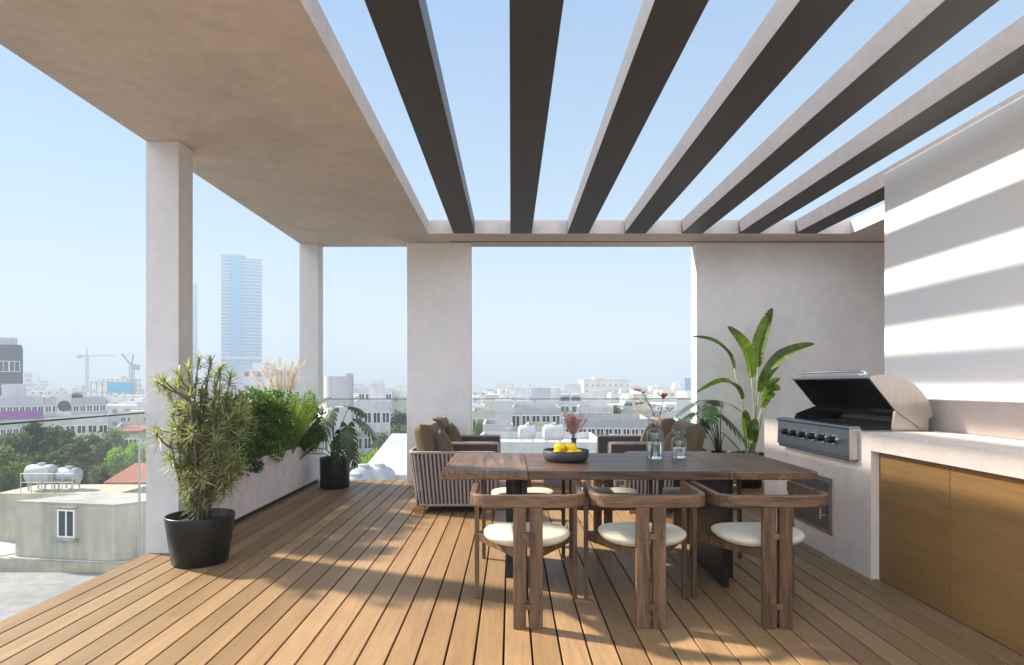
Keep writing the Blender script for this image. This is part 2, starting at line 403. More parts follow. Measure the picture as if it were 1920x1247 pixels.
o = MB().box(0, 0, -0.4, 0.2, 8.39-BACK, T-0.001).build('outer_wall', M_wall); o.location = (5.395, BACK, 0)
tag(o, 'plastered outer wall behind the white wall', 'wall')

# planter between the columns
pl = thing('planter', (-2.64, 6.7, 0), 'long grey plastered planter box holding the hedge', 'planter')
mb = MB(); px0, px1, py0, py1, ph = -2.762, -2.50, 5.09, 8.385, 0.535
mb.box(px0, py0, 0.05, px0+0.04, py1, ph); mb.box(px1-0.04, py0, 0.05, px1, py1, ph)
mb.box(px0+0.04, py0, 0.05, px1-0.04, py0+0.04, ph); mb.box(px0+0.04, py1-0.04, 0.05, px1-0.04, py1, ph)
mb.build('box', M_planter, pl, world=True)
MB().box(px0+0.02, py0+0.02, -0.3, px1-0.02, py1-0.02, 0.05).build('plinth', M_dark, pl, world=True)
MB().box(px0+0.04, py0+0.04, 0.06, px1-0.04, py1-0.04, ph-0.04).build('soil', M_soil, pl, world=True)

# glass balustrades
def glass(x0, y0, x1, y1, h, label):
    t = thing('glass_balustrade', ((x0+x1)/2, (y0+y1)/2, 0), label, 'glass balustrade', 'glass balustrade panels')
    d = Vector((x1-x0, y1-y0)); L = d.length; t.rotation_euler = (0, 0, math.atan2(d.y, d.x))
    MB().box(-L/2+0.006, -0.007, -0.3, L/2-0.006, 0.007, h-0.004).build('pane', M_glass, t)
    MB().box(-L/2+0.006, -0.0075, h-0.0035, L/2-0.006, 0.0075, h+0.007).build('edge', M_gedge, t)
    return t
glass(-2.775, 2.40, -2.775, 4.86, 1.06, 'glass balustrade pane left of the near column')
glass(-2.775, -0.05, -2.775, 2.39, 1.06, 'glass balustrade pane at the left edge of the picture')
glass(-2.775, 5.09, -2.775, 8.38, 1.06, 'glass balustrade pane behind the planter hedge')
glass(-2.51, 8.57, -1.365, 8.57, 1.078, 'glass balustrade pane between far column and wide pillar')
glass(-0.518, 8.57, 2.42, 8.57, 1.078, 'long glass balustrade pane between wide pillar and grey wall')

# ================================================================== DINING TABLE
TX0, TX1, TY0, TY1, TZ = -0.426, 1.861, 3.89, 4.93, 0.75
tb = thing('dining_table', ((TX0+TX1)/2, (TY0+TY1)/2, 0), 'long brown oak dining table on black pedestals', 'table')
mb = MB(); e = 0.003; ya = np.linspace(TY0, TY1, 5)
for a, b in zip(ya[:-1], ya[1:]): mb.box(TX0+0.532, a+e, 0.698, TX1-0.537, b-e, TZ)
mb.build('tabletop', M_table, tb, world=True, bevel=0.004)
MB().box(TX0, TY0-0.001, 0.697, TX0+0.53, TY1+0.001, TZ+0.001).build('end_panel', M_tend, tb, world=True, bevel=0.009)
MB().box(TX1-0.535, TY0-0.001, 0.697, TX1, TY1+0.001, TZ+0.001).build('end_panel', M_tend, tb, world=True, bevel=0.009)
cxt = (TX0+TX1)/2
for sg in (-1, 1):
    mb = MB(); a, b = sorted((cxt+sg*0.615, cxt+sg*0.65)); mb.box(a, 4.03, 0.0, b, 4.79, 0.697)
    a, b = sorted((cxt+sg*0.653, cxt+sg*0.70)); mb.box(a, 4.20, 0.0, b, 4.62, 0.697)
    a, b = sorted((cxt+sg*0.703, cxt+sg*0.75)); mb.box(a, 4.24, 0.0, b, 4.58, 0.697)
    mb.build('pedestal', M_blackwood, tb, world=True, bevel=0.003)

# ================================================================== DINING CHAIRS
def arc(cx, cy, r, a0, a1, n):
    return [(cx+r*math.cos(R(a0+(a1-a0)*i/n)), cy+r*math.sin(R(a0+(a1-a0)*i/n))) for i in range(n+1)]
def make_chair():
    t = thing('dining_chair', (0,0,0), 'x', 'chair', 'dining chairs with bent wood rails and cream seats')
    hw = 0.292; bk = -0.262; r = 0.10
    path = [(-hw, 0.235), (-hw, 0.1), (-hw, -0.05)]+arc(-hw+r, bk+r, r, 180, 270, 8)+[(0, bk-0.004)]+arc(hw-r, bk+r, r, 270, 360, 8)+[(hw, -0.05), (hw, 0.1), (hw, 0.235)]
    MB().band(path, 0.034, 0.632, 0.699).build('back_rail', M_rail, t, bevel=0.008)
    for sg in (-1, 1):
        a, b = sorted((sg*0.009, sg*0.077))
        MB().box(a, -0.279, 0, b, -0.241, 0.634).build('back_post', M_chair, t, bevel=0.003)
        a, b = sorted((sg*(hw-0.013), sg*(hw+0.013)))
        MB().box(a, 0.19, 0, b, 0.222, 0.634).build('front_leg', M_chair, t, bevel=0.004)
        MB().bar((sg*0.03, -0.24, 0.375), (sg*(hw-0.02), 0.19, 0.375), 0.028, 0.05).build('brace', M_chair, t, bevel=0.003)
    for z in (0.118, 0.484):
        MB().box(-0.03, -0.288, z-0.015, 0.03, -0.232, z+0.015).build('spacer_block', M_chair, t, bevel=0.003)
    MB().box(-hw+0.014, 0.195, 0.352, hw-0.014, 0.217, 0.402).build('front_stretcher', M_rail, t, bevel=0.003)
    # seat: rounded pebble pad
    def seat(u, v):
        a = 2*math.pi*u; ph = -math.pi/2+math.pi*v
        c = abs(math.cos(ph))**0.55; sn = math.sin(ph)
        rr = 1.0/((abs(math.cos(a))**2.5+abs(math.sin(a))**2.5)**(1/2.5))
        x = 0.242*rr*c*math.cos(a); y = 0.215*rr*c*math.sin(a)
        z = 0.437+(0.034*sn if sn > 0 else 0.050*sn)+0.012*(abs(x)/0.24)**2
        return (x, y, z)
    MB().grid(seat, 49, 19).build('seat', M_cream, t, smooth=True)
    return t
ch = make_chair()
spots = [(0.089, 3.627, 0, 'near side chair at the left, in front of the fruit bowl'),
 (0.737, 3.627, 0, 'near side chair in the middle of the row'),
 (1.388, 3.627, 0, 'near side chair at the right, closest to the counter'),
 (0.09, 4.925, 180, 'far side chair at the left, seat seen under the table behind the pedestal'),
 (0.737, 4.925, 180, 'far side chair in the middle, seat seen under the table'),
 (1.388, 4.925, 180, 'far side chair at the right, behind the right pedestal')]
for i, (x, y, a, lab) in enumerate(spots):
    o = ch if i == 0 else copy_tree(ch)
    o.location = (x, y, 0); o.rotation_euler = (0, 0, R(a+(0, -1.0, 1.2, 1, -1, 0.5)[i])); o['label'] = 'brown oak '+lab

# ================================================================== BOWL, LEMONS, VASES
bx, by = 0.379, 4.43
bw = MB().lathe([(0.0,0.002),(0.13,0.002),(0.146,0.008),(0.155,0.03),(0.158,0.074),(0.155,0.0765),(0.151,0.074),(0.147,0.03),(0.135,0.016),(0.0,0.014)], 56).build('fruit_bowl', M_bowl, smooth=True)
bw.location = (bx, by, TZ+0.001); tag(bw, 'low round charcoal bowl filled with lemons on the table', 'bowl')
def lemonf(u, v):
    a = 2*math.pi*u; p = math.pi*v; r = 0.033*math.sin(p)**0.85
    z = -0.040*math.cos(p); z += 0.006*math.copysign(1, z)*max(0, (abs(math.cos(p))-0.93)/0.07)
    return (r*math.cos(a), r*math.sin(a), z)
ldef = [(-0.065,-0.035,0.048,'lemon lying lowest at the front left of the bowl'),(0.03,-0.05,0.047,'lemon lying low at the front of the bowl'),(0.085,0.0,0.047,'lemon lying low at the right of the bowl'),
 (-0.02,0.06,0.048,'lemon at the back of the bowl under the upper two'),(-0.045,-0.005,0.096,'upper left lemon, largest in view, on top of the pile'),(0.035,0.005,0.094,'upper right lemon on top of the pile')]
l0 = MB().grid(lemonf, 25, 17).build('lemon', M_lemon, smooth=True)
for i, (x, y, z, lab) in enumerate(ldef):
    o = l0 if i == 0 else l0.copy()
    if i: COL.objects.link(o)
    o.location = (bx+x, by+y, TZ+z); o.rotation_euler = (R(80+15*i), R(20*i), R(70*i)); tag(o, lab, 'lemon', 'lemons in the bowl')
# small dark vase of pink pampas
vx, vy = X(1076, 4.72), 4.72
t = thing('pampas_vase', (vx, vy, TZ), 'small dark trumpet vase holding pink feathery grass, behind the bowl', 'vase')
MB().lathe([(0,0),(0.03,0),(0.032,0.01),(0.018,0.05),(0.014,0.09),(0.022,0.13),(0.018,0.128),(0.010,0.09),(0,0.08)], 28).build('vase', M_bowl, t, smooth=True)
bq = tag(thing('pink_grass_bunch', (vx, vy, TZ+0.1), 'bunch of dusty pink feathery pampas in the small dark vase', 'dried grass'), None)
st_ = MB(); pf = MB()
for i in range(34):
    a = random.uniform(0, 6.28); sp = random.uniform(0.01, 0.10); h = random.uniform(0.15, 0.235)
    if sp < 0.05: h *= 0.9
    tip = Vector((sp*math.cos(a), sp*math.sin(a)*0.6, h))
    st_.tube([(0,0,0), tip*0.5+Vector((0,0,0.02)), tip*0.8], 0.0009, 4)
    for j in range(150):
        f = random.uniform(0.40, 1); c = tip*f; rr = 0.024*(1-abs(f-0.7))
        d = Vector((random.gauss(0,1), random.gauss(0,1), random.uniform(0.2,1.6))).normalized()
        pf.leaf(c, d, (random.random(), random.random(), 0.3), rr*random.uniform(0.8,1.6), 0.0042, 0.1, 0, 1)
st_.build('stems', M_twig, bq); pf.build('plumes', M_pink, bq)
# glass vases
def vase(x, y, R_, H, wl, label, name='glass_vase'):
    t = thing(name, (x, y, TZ+0.001), label, 'vase', 'clear glass vases')
    s_ = H/0.29; tk = 0.004; hb = H*0.74; rn = R_*0.55; rl = R_*0.86
    prof = [(0, 0), (R_*0.9, 0), (R_, 0.012), (R_, hb-0.03), (R_*0.93, hb-0.010), (rn, hb+0.004), (rn, hb+0.014), (rl, hb+0.028), (rl*1.02, H)]
    inn = [(rl*1.02-tk, H), (rl-tk, hb+0.03), (rn-tk, hb+0.015), (rn-tk, hb+0.002), (R_*0.93-tk, hb-0.013), (R_-tk, hb-0.033), (R_-tk, 0.018), (R_*0.85, 0.010), (0, 0.010)]
    MB().lathe(prof+inn, 48).build('glass', M_vase, t, smooth=True)
    rw = R_-tk+0.0006
    MB().lathe([(0,0.0095),(R_*0.85,0.0095),(rw,0.018),(rw,wl),(0,wl)], 48).build('water', M_water, t, smooth=False)
    return t
vx, vy = 1.01, 4.50
vase(vx, vy, 0.058, 0.285, 0.115, 'taller clear glass vase holding cotton branches')
vase(1.185, 4.53, 0.051, 0.205, 0.078, 'shorter clear glass vase holding only water')
br = thing('cotton_branches', (vx, vy, TZ+0.02), 'dark twigs with cotton bolls standing in the taller glass vase', 'dried flowers')
def q(px, py, d=4.5): p = at(px, py, d); return p-Vector((vx, vy, TZ+0.02))
tw = MB()
b0 = Vector((0.0, 0.0, 0.0))
tw.tube([b0+Vector((0.02,0,0)), q(1234,800), q(1223,770), q(1210,745), q(1199,729)], [0.0035,0.003,0.0026,0.0022,0.0015], 6)
tw.tube([b0+Vector((-0.015,0.01,0)), q(1228,805), q(1236,785), q(1241,765), q(1244,745)], [0.0035,0.003,0.0026,0.0022,0.0015], 6)
for pts in ([(1213,751),(1207,754),(1202,753)], [(1217,760),(1221,763)], [(1238,778),(1248,772),(1254,768)], [(1232,792),(1225,786)], [(1230,795),(1233,786),(1232,778)], [(1203,736),(1207,731)]):
    tw.tube([q(*p) for p in pts], 0.0017, 5)
tw.build('twigs', M_twig, br)
bolls = [(1193,727,0),(1199,729,0),(1207,732,0),(1195,753,0),(1203,752,0),(1244,743,1),(1222,762,2),(1256,768,2),(1224,785,0),(1233,776,2),(1230,787,0)]
for (px, py, kd) in bolls:
    c = q(px, py, 4.5+random.uniform(-0.03, 0.03)); hk = MB(); r = 0.022 if kd != 1 else 0.029
    for j in range(5 if kd != 1 else 9):
        a = 6.28*j/(5 if kd != 1 else 9)+random.random()*0.3; d = Vector((math.cos(a), math.sin(a), 0.5 if kd else 0.15))
        hk.leaf(c-Vector((0,0,r*(0.6 if kd else 0.95))), d, (0,0,1), r*(1.5 if kd else 0.95), r*(0.8 if kd else 0.5), -0.5, 0.3, 3)
    h = hk.build('boll_husk', M_husk, br)
    if kd != 1:
        ct = MB()
        for j in range(4):
            a = 6.28*j/4+0.4; cc = c+Vector((math.cos(a), math.sin(a), 0))*r*0.42
            ct.grid(lambda u, v, cc=cc: tuple(cc+Vector((math.cos(6.283*u)*math.sin(3.1416*v), math.sin(6.283*u)*math.sin(3.1416*v), math.cos(3.1416*v)))*r*(0.66 if kd == 0 else 0.45)), 9, 7)
        ct.build('cotton', M_cotton, br, smooth=True)

# ================================================================== ROPE ARMCHAIRS
def pillow(W, H, Tk, p=4, corner=0.06, nn=17):
    mb = MB()
    for sgn in (-1, 1):
        def f(u, v, sgn=sgn):
            a = 2*u-1; b = 2*v-1
            th = ((1-abs(a)**p)*(1-abs(b)**p))**0.5 if abs(a) < 1 and abs(b) < 1 else 0
            k = 1-corner*(1-max(abs(a), abs(b))**2)*0-corner*((1-a*a)*(abs(b)**6)+(1-b*b)*(abs(a)**6))
            return (a*W/2*(1-corner*(1-b*b)), sgn*th*Tk/2, b*H/2*(1-corner*(1-a*a)))
        n0 = len(mb.f); mb.grid(f, nn, nn)
        if sgn > 0: mb.f[n0:] = [fc[::-1] for fc in mb.f[n0:]]
    return mb
def xf(mb, M):
    mb.v = [tuple(M@Vector(v)) for v in mb.v]; return mb
def make_arm():
    # local: faces +X, back at -X; x from -0.42 to 0.42, y -0.47..0.47
    t = thing('rope_armchair', (0,0,0), 'x', 'armchair', 'rope woven lounge armchairs')
    hx = 0.42; hy = 0.465; r = 0.12
    def path(off, n=7):
        x0 = -hx+off*0; o = off
        xb = -hx-o; yb = hy+o*0.35
        return [(hx, -yb), (hx*0.3, -yb)]+arc(xb+r, -yb+r, r, 270, 180, n)+arc(xb+r, yb-r, r, 180, 90, n)+[(hx*0.3, yb), (hx, yb)]
    def resample(P, N_):
        P = [Vector(p) for p in P]; L = [0]
        for a, b in zip(P[:-1], P[1:]): L.append(L[-1]+(b-a).length)
        out = []
        for i in range(N_):
            s_ = L[-1]*i/(N_-1)
            for j in range(len(P)-1):
                if s_ <= L[j+1]+1e-9:
                    f = (s_-L[j])/max(1e-9, L[j+1]-L[j]); out.append(P[j].lerp(P[j+1], f)); break
        return out
    NS = 64
    top = resample(path(0.015), NS); bot = resample(path(-0.05), NS)
    z1, z0 = 0.595, 0.085
    mb = MB()
    for i in range(NS):
        a = Vector((*bot[i], z0)); b = Vector((*top[i], z1)); i2 = min(i+1, NS-1); i1 = max(i-1, 0)
        td = (top[i2]-top[i1]).normalized(); tn = Vector((td.x, td.y, 0)); nn = Vector((-td.y, td.x, 0))*-1
        if nn.dot(Vector((top[i].x, top[i].y, 0))) < 0: nn = -nn
        w_ = 0.0125; bow = 0.008*math.sin(i*1.7)
        vs = []
        for k in range(5):
            f = k/4; c = a.lerp(b, f)+nn*0.004
            vs += [c-tn*w_, c-tn*w_*0.4+nn*0.006, c+tn*w_*0.4+nn*0.006, c+tn*w_, c-nn*0.006]
        fs = []
        for k in range(4):
            for j in range(5): fs.append((k*5+j, k*5+(j+1)%5, (k+1)*5+(j+1)%5, (k+1)*5+j))
        mb.add(vs, fs)
    mb.build('rope_weave', M_rope, t, smooth=True)
    # lining behind the rope
    mb = MB(); vs = []
    for i in range(NS):
        sc1 = 0.965
        vs += [(bot[i].x*sc1+0.012, bot[i].y*sc1, z0), (top[i].x*sc1+0.012, top[i].y*sc1, z1)]
    mb.add(vs, [(2*i, 2*i+2, 2*i+3, 2*i+1) for i in range(NS-1)])
    o = mb.build('lining', M_ropedark, t); sol = o.modifiers.new('s', 'SOLIDIFY'); sol.thickness = 0.012; sol.offset = 0
    rim = [Vector((*p, z1+0.008)) for p in top]; rim = [Vector((hx, rim[0].y, z0))]+[Vector((hx, rim[0].y, z1*0.9))]+rim+[Vector((hx, rim[-1].y, z1*0.9)), Vector((hx, rim[-1].y, z0))]
    MB().tube(rim, 0.0165, 8).build('rim', M_rope, t, smooth=True)
    b2 = [Vector((*p, z0)) for p in bot]
    MB().tube(b2, 0.014, 8).build('base_rim', M_rope, t, smooth=True)
    MB().box(-0.36, -0.42, 0.07, 0.40, 0.42, 0.22).build('seat_base', M_ropedark, t)
    for sx_ in (-1, 1):
        for sy_ in (-1, 1):
            cx_ = sx_*0.335; cy_ = sy_*0.40
            MB().prism([(cx_-0.05, cy_-0.035), (cx_+0.05, cy_-0.035), (cx_+0.05, cy_+0.035), (cx_-0.05, cy_+0.035)], 0, 0.072).build('foot', M_teak, t, bevel=0.004)
    mb = pillow(0.74, 0.86, 0.19, 8, 0.01); xf(mb, Matrix.Translation((0.03, 0, 0.32))@Matrix.Rotation(R(90), 4, 'X'))
    mb.build('seat_cushion', M_seatcush, t, smooth=True)
    mb = pillow(0.80, 0.50, 0.21, 7, 0.02, 21)
    xf(mb, Matrix.Translation((-0.285, 0, 0.635))@Matrix.Rotation(R(-12), 4, 'Y')@Matrix.Rotation(R(90), 4, 'Z'))
    mb.build('back_cushion', M_olive, t, smooth=True)
    return t
arm = make_arm()
adef = [(-0.57, 6.78, 0, 'mauve rope armchair on the left, nearer the dining table, its woven side towards the viewer'),
 (-0.57, 7.86, 0, 'mauve rope armchair on the left, farther back beside the glass'),
 (1.55, 6.78, 180, 'mauve rope armchair on the right, nearer the dining table, seen behind the glass vases'),
 (1.55, 7.86, 180, 'mauve rope armchair on the right, farther back by the glass')]
pdef = ['olive throw pillow in the nearer left armchair', 'olive throw pillow in the farther left armchair', 'olive throw pillow in the nearer right armchair', 'olive throw pillow in the farther right armchair']
pm = pillow(0.44, 0.44, 0.17, 2.6, 0.10, 19)
p0 = pm.build('throw_pillow', M_olive, smooth=True)
for i, (x, y, a, lab) in enumerate(adef):
    o = arm if i == 0 else copy_tree(arm)
    o.location = (x, y, 0); o.rotation_euler = (0, 0, R(a)); o['label'] = lab
    p = p0 if i == 0 else p0.copy()
    if i: COL.objects.link(p)
    sgn = 1 if a == 0 else -1
    p.location = (x-sgn*0.11, y-0.16+0.03*i, 0.60)
    p.rotation_euler = (R(4), R(-20*sgn), R(90 + (12 if a == 0 else -12)))
    p.rotation_mode = 'XYZ'
    p.matrix_world = Matrix.Translation(p.location)@Matrix.Rotation(R(-16*sgn), 4, 'Y')@Matrix.Rotation(R(90+10*sgn), 4, 'Z')@Matrix.Rotation(R(4), 4, 'Y')
    tag(p, pdef[i], 'pillow', 'olive throw pillows')
# coffee table
t = thing('coffee_table', (0.49, 7.3, 0), 'low teak coffee table between the armchairs, seen under the dining table', 'table')
MB().box(-0.36, -0.5, 0.33, 0.36, 0.5, 0.365).build('top', M_teak, t, bevel=0.004)
mb = MB()
for k in range(8): mb.box(-0.33, -0.47+k*0.12, 0.13, 0.33, -0.47+k*0.12+0.10, 0.15)
mb.build('shelf', M_teak, t)
for sx_ in (-1, 1):
    for sy_ in (-1, 1):
        a, b = sorted((sx_*0.36, sx_*0.30)); c_, d_ = sorted((sy_*0.5, sy_*0.44))
        MB().box(a, c_, 0, b, d_, 0.33).build('leg', M_teak, t, bevel=0.003)

# ================================================================== OUTDOOR KITCHEN
CXF = 2.36; CT = 0.957
k = thing('kitchen_counter', (2.8, 3.0, 0), 'pale stone outdoor kitchen counter with oak doors along the white wall', 'counter')
mb = MB(); mb.box(CXF, BACK, 0.842, 3.262, 4.21, CT); mb.box(CXF, 4.21, -0.02, 3.262, 5.98, CT)
mb.build('counter_body', M_counter, k, world=True)
MB().box(2.95, BACK, CT+0.001, 3.263, 5.60, 1.168).build('backsplash', M_splash, k, world=True, bevel=0.003)
MB().box(2.44, BACK, -0.02, 3.2, 4.209, 0.83).build('carcass', M_dark, k, world=True)
y = 4.207
while y > -2.5:
    MB().box(2.412, y-0.677, 0.004, 2.434, y, 0.838).build('cabinet_door', M_cab, k, world=True, bevel=0.001); y -= 0.682
# steel access door
d = MB(); d.box(CXF-0.008, 4.70, 0.165, CXF+0.01, 5.42, 0.585); ad = d.build('access_door', M_steel, k, world=True, bevel=0.002)
MB().box(CXF-0.016, 4.73, 0.195, CXF-0.0075, 5.39, 0.555).build('door_leaf', M_panel, ad, bevel=0.002).location = -k.location
mb = MB()
mb.tube([(CXF-0.016, 4.79, 0.30), (CXF-0.05, 4.79, 0.30)], 0.007, 8); mb.tube([(CXF-0.016, 4.79, 0.45), (CXF-0.05, 4.79, 0.45)], 0.007, 8)
mb.box(CXF-0.058, 4.778, 0.275, CXF-0.046, 4.802, 0.475)
mb.build('door_handle', M_steel, ad, bevel=0.002).location = -k.location

# grill
GY0, GY1 = 4.36, 5.54
g = thing('gas_grill', (2.6, 4.95, CT), 'stainless built-in gas grill with its lid open and six knobs', 'grill')
def gb(mb, name, m_, par=g, **kw):
    o = mb.build(name, m_, par, world=False, **kw); o.data.transform(Matrix.Translation(-g.location)); return o
mb = MB().prism([(2.297,0.775),(2.372,0.765),(2.372,0.985),(2.312,0.985),(2.303,0.975)], GY0, GY1, 'y')
gb(mb, 'control_panel', M_panel, bevel=0.004)
gb(MB().box(2.290, GY0-0.005, 0.968, 2.375, GY1+0.005, 0.994), 'front_lip', M_panel, bevel=0.010, seg=3)
gb(MB().box(2.305, GY0+0.01, 0.752, 2.375, GY1-0.01, 0.772), 'drip_tray', M_panel, bevel=0.004)
gb(MB().box(2.294, GY0-0.012, 0.765, 2.375, GY0+0.0, 0.975), 'panel_end', M_steel, bevel=0.003)
for i in range(6):
    yy = GY0+0.20+i*0.155
    kn = MB(); kn.tube([(2.301, yy, 0.885), (2.288, yy, 0.885)], [0.036, 0.034], 24); ko = gb(kn, 'knob', M_chrome, smooth=False)
    kk = MB(); kk.tube([(2.288, yy, 0.885), (2.250, yy, 0.885), (2.246, yy, 0.885)], [0.0255, 0.023, 0.019], 20); kb = gb(kk, 'knob_cap', M_black, ko)
    autosmooth(kb); autosmooth(ko)
# firebox: sides, back, floor
mb = MB()
for (a, b) in ((GY0+0.02, GY0+0.045), (GY1-0.045, GY1-0.02)):
    mb.prism([(2.60,0.958),(2.86,0.958),(2.86,1.10),(2.62,1.105)], a, b, 'y')
mb2 = MB(); mb2.prism([(2.585,0.959),(2.83,0.959),(2.83,0.975),(2.605,1.10)], GY0+0.018, GY0+0.05, 'y')
fb = gb(MB().prism([(2.60,0.958),(2.85,0.958),(2.85,1.08),(2.62,1.095)], GY0+0.02, GY0+0.042, 'y'), 'firebox_side', M_steel, bevel=0.002)
gb(MB().prism([(2.42,0.958),(2.85,0.958),(2.85,1.08),(2.62,1.095),(2.45,1.03)], GY1-0.042, GY1-0.02, 'y'), 'firebox_side', M_grillin, bevel=0.002)
gb(MB().box(2.83, GY0+0.03, 0.958, 2.855, GY1-0.03, 1.09), 'firebox_back', M_grillin)
gb(MB().box(2.375, GY0-0.0, 0.958, 2.87, GY1+0.0, 0.966), 'firebox_deck', M_panel, bevel=0.002)
mb = MB()
for i in range(44):
    yy = GY0+0.06+i*(GY1-GY0-0.12)/43; mb.box(2.40, yy-0.005, 0.972, 2.80, yy+0.005, 0.984)
for xx in (2.42, 2.6, 2.78): mb.box(xx-0.006, GY0+0.05, 0.966, xx+0.006, GY1-0.05, 0.9715)
gb(mb, 'cooking_grate', M_iron)
mb = MB()
for i in range(5): mb.tube([(2.66+i*0.033, GY0+0.05, 1.075), (2.66+i*0.033, GY1-0.05, 1.075)], 0.0035, 6)
mb.tube([(2.64, GY0+0.045, 1.06), (2.64, GY1-0.045, 1.06)], 0.005, 6)
gb(mb, 'warming_rack', M_chrome)
# open lid
out = [(2.425,1.330),(2.50,1.343),(2.58,1.341),(2.66,1.322),(2.74,1.278),(2.80,1.22),(2.845,1.15),(2.868,1.085),(2.862,1.06),(2.83,1.035),(2.795,0.992)]
side = [(2.425,1.325)]+out+[(2.605,1.105)]
LY0, LY1 = GY0+0.0, GY1-0.0
lid = gb(MB().prism([(2.43,1.322)]+[(x-0.002, z-0.003) for x, z in out[:-1]]+[(2.80,0.985),(2.775,0.985),(2.605,1.105)], LY0, LY0+0.018, 'y'), 'lid', M_steel, bevel=0.003)
gb(MB().prism([(2.43,1.322)]+[(x-0.002, z-0.003) for x, z in out[:-1]]+[(2.80,0.985),(2.775,0.985),(2.605,1.105)], LY1-0.018, LY1, 'y'), 'lid_end', M_grillin, lid)
def shell(off, t_):
    P = [Vector(p) for p in out]; vs = []; n = len(P)
    for i in range(n):
        d_ = (P[min(i+1,n-1)]-P[max(i-1,0)]).normalized(); nn = Vector((-d_.y, d_.x))
        a = P[i]+nn*off; b = P[i]+nn*(off-t_)
        vs += [(a.x, LY0+0.004, a.y), (b.x, LY0+0.004, b.y), (b.x, LY1-0.004, b.y), (a.x, LY1-0.004, a.y)]
    fs = [(0,1,2,3), tuple((n-1)*4+k_ for k_ in (3,2,1,0))]
    for i in range(n-1):
        for k_ in range(4): fs.append((i*4+k_, i*4+(k_+1)%4, (i+1)*4+(k_+1)%4, (i+1)*4+k_))
    return MB().add(vs, fs)
autosmooth(gb(shell(0.0015, 0.008), 'lid_shell', M_steel, lid), 30)
autosmooth(gb(shell(-0.008, 0.010), 'lid_liner', M_grillin, lid), 30)
gb(MB().box(2.415, LY0, 1.315, 2.445, LY1, 1.334), 'lid_lip', M_panel, lid, bevel=0.006, seg=3)
mb = MB(); hz = 1.372
mb.tube([(2.47, LY0+0.10, 1.335), (2.455, LY0+0.10, hz-0.012), (2.452, LY0+0.115, hz), (2.452, LY1-0.115, hz), (2.455, LY1-0.10, hz-0.012), (2.47, LY1-0.10, 1.335)], 0.010, 12)
gb(mb, 'lid_handle', M_chrome, lid, smooth=True)
gb(MB().lathe([(0,0),(0.028,0),(0.028,0.010),(0,0.010)], 24, (2.52, 4.62, 1.343)), 'thermometer', M_chrome, lid)

# ================================================================== POTS AND PLANTS
def pot(x, y, rt, rb, h, label, par=None):
    t = thing('plant_pot', (x, y, 0), label, 'pot', 'black round plant pots')
    MB().lathe([(0,0),(rb-0.01,0),(rb,0.012),((rb*0.4+rt*0.6), h*0.6),(rt,h-0.008),(rt-0.003,h),(rt-0.014,h),(rt-0.018,h-0.01),(rb-0.02,0.03),(0,0.03)], 64).build('shell', M_black, t, smooth=True)
    MB().lathe([(0,h-0.05),(rt*0.5,h-0.042),(rt-0.022,h-0.055)], 40).build('soil', M_soil, t, smooth=True)
    return t
autosm = None
# --- dracaena
pot(-2.235, 4.62, 0.233, 0.187, 0.344, 'large tapered black pot by the near column')
dr = thing('dracaena', (-2.235, 4.62, 0.30), 'bushy dracaena with narrow yellow-green striped leaves in the large black pot', 'plant')
st = MB(); lf = MB()
heads = []
def stem(p0, p1, r, bend):
    mid = (Vector(p0)+Vector(p1))/2+Vector(bend); st.tube([p0, mid, p1], [r, r*0.85, r*0.6], 6)
    return [Vector(p0).lerp(mid, 0.5), mid, mid.lerp(Vector(p1), 0.5)]
mains = []
for i in range(9):
    a = i*2.4+0.3; b0 = Vector((0.06*math.cos(a), 0.06*math.sin(a), 0)); hh = random.uniform(0.55, 1.0)
    rr = 0.22*(0.4+0.6*random.random()); tp = Vector((rr*math.cos(a)+0.02, rr*math.sin(a), hh))
    mains.append((b0, tp)); ms = stem(b0, tp, 0.011, (random.uniform(-.03,.03), random.uniform(-.03,.03), 0.02)); heads.append(tp)
    for j in range(8):
        f = random.uniform(0.30, 1.0); c = b0.lerp(tp, f); aa = a+random.uniform(-2.0, 2.0)
        L = random.uniform(0.09, 0.24)*(1.2 if f > 0.45 else 0.8)
        e_ = c+Vector((math.cos(aa)*L, math.sin(aa)*L, random.uniform(0.0, 0.16)))
        if math.hypot(e_.x, e_.y) > 0.34 or (e_.x < -0.2 and e_.z < 0.6): continue
        st.tube([c, (c+e_)/2+Vector((0,0,-0.015)), e_], [0.007, 0.006, 0.005], 5); heads.append(e_)
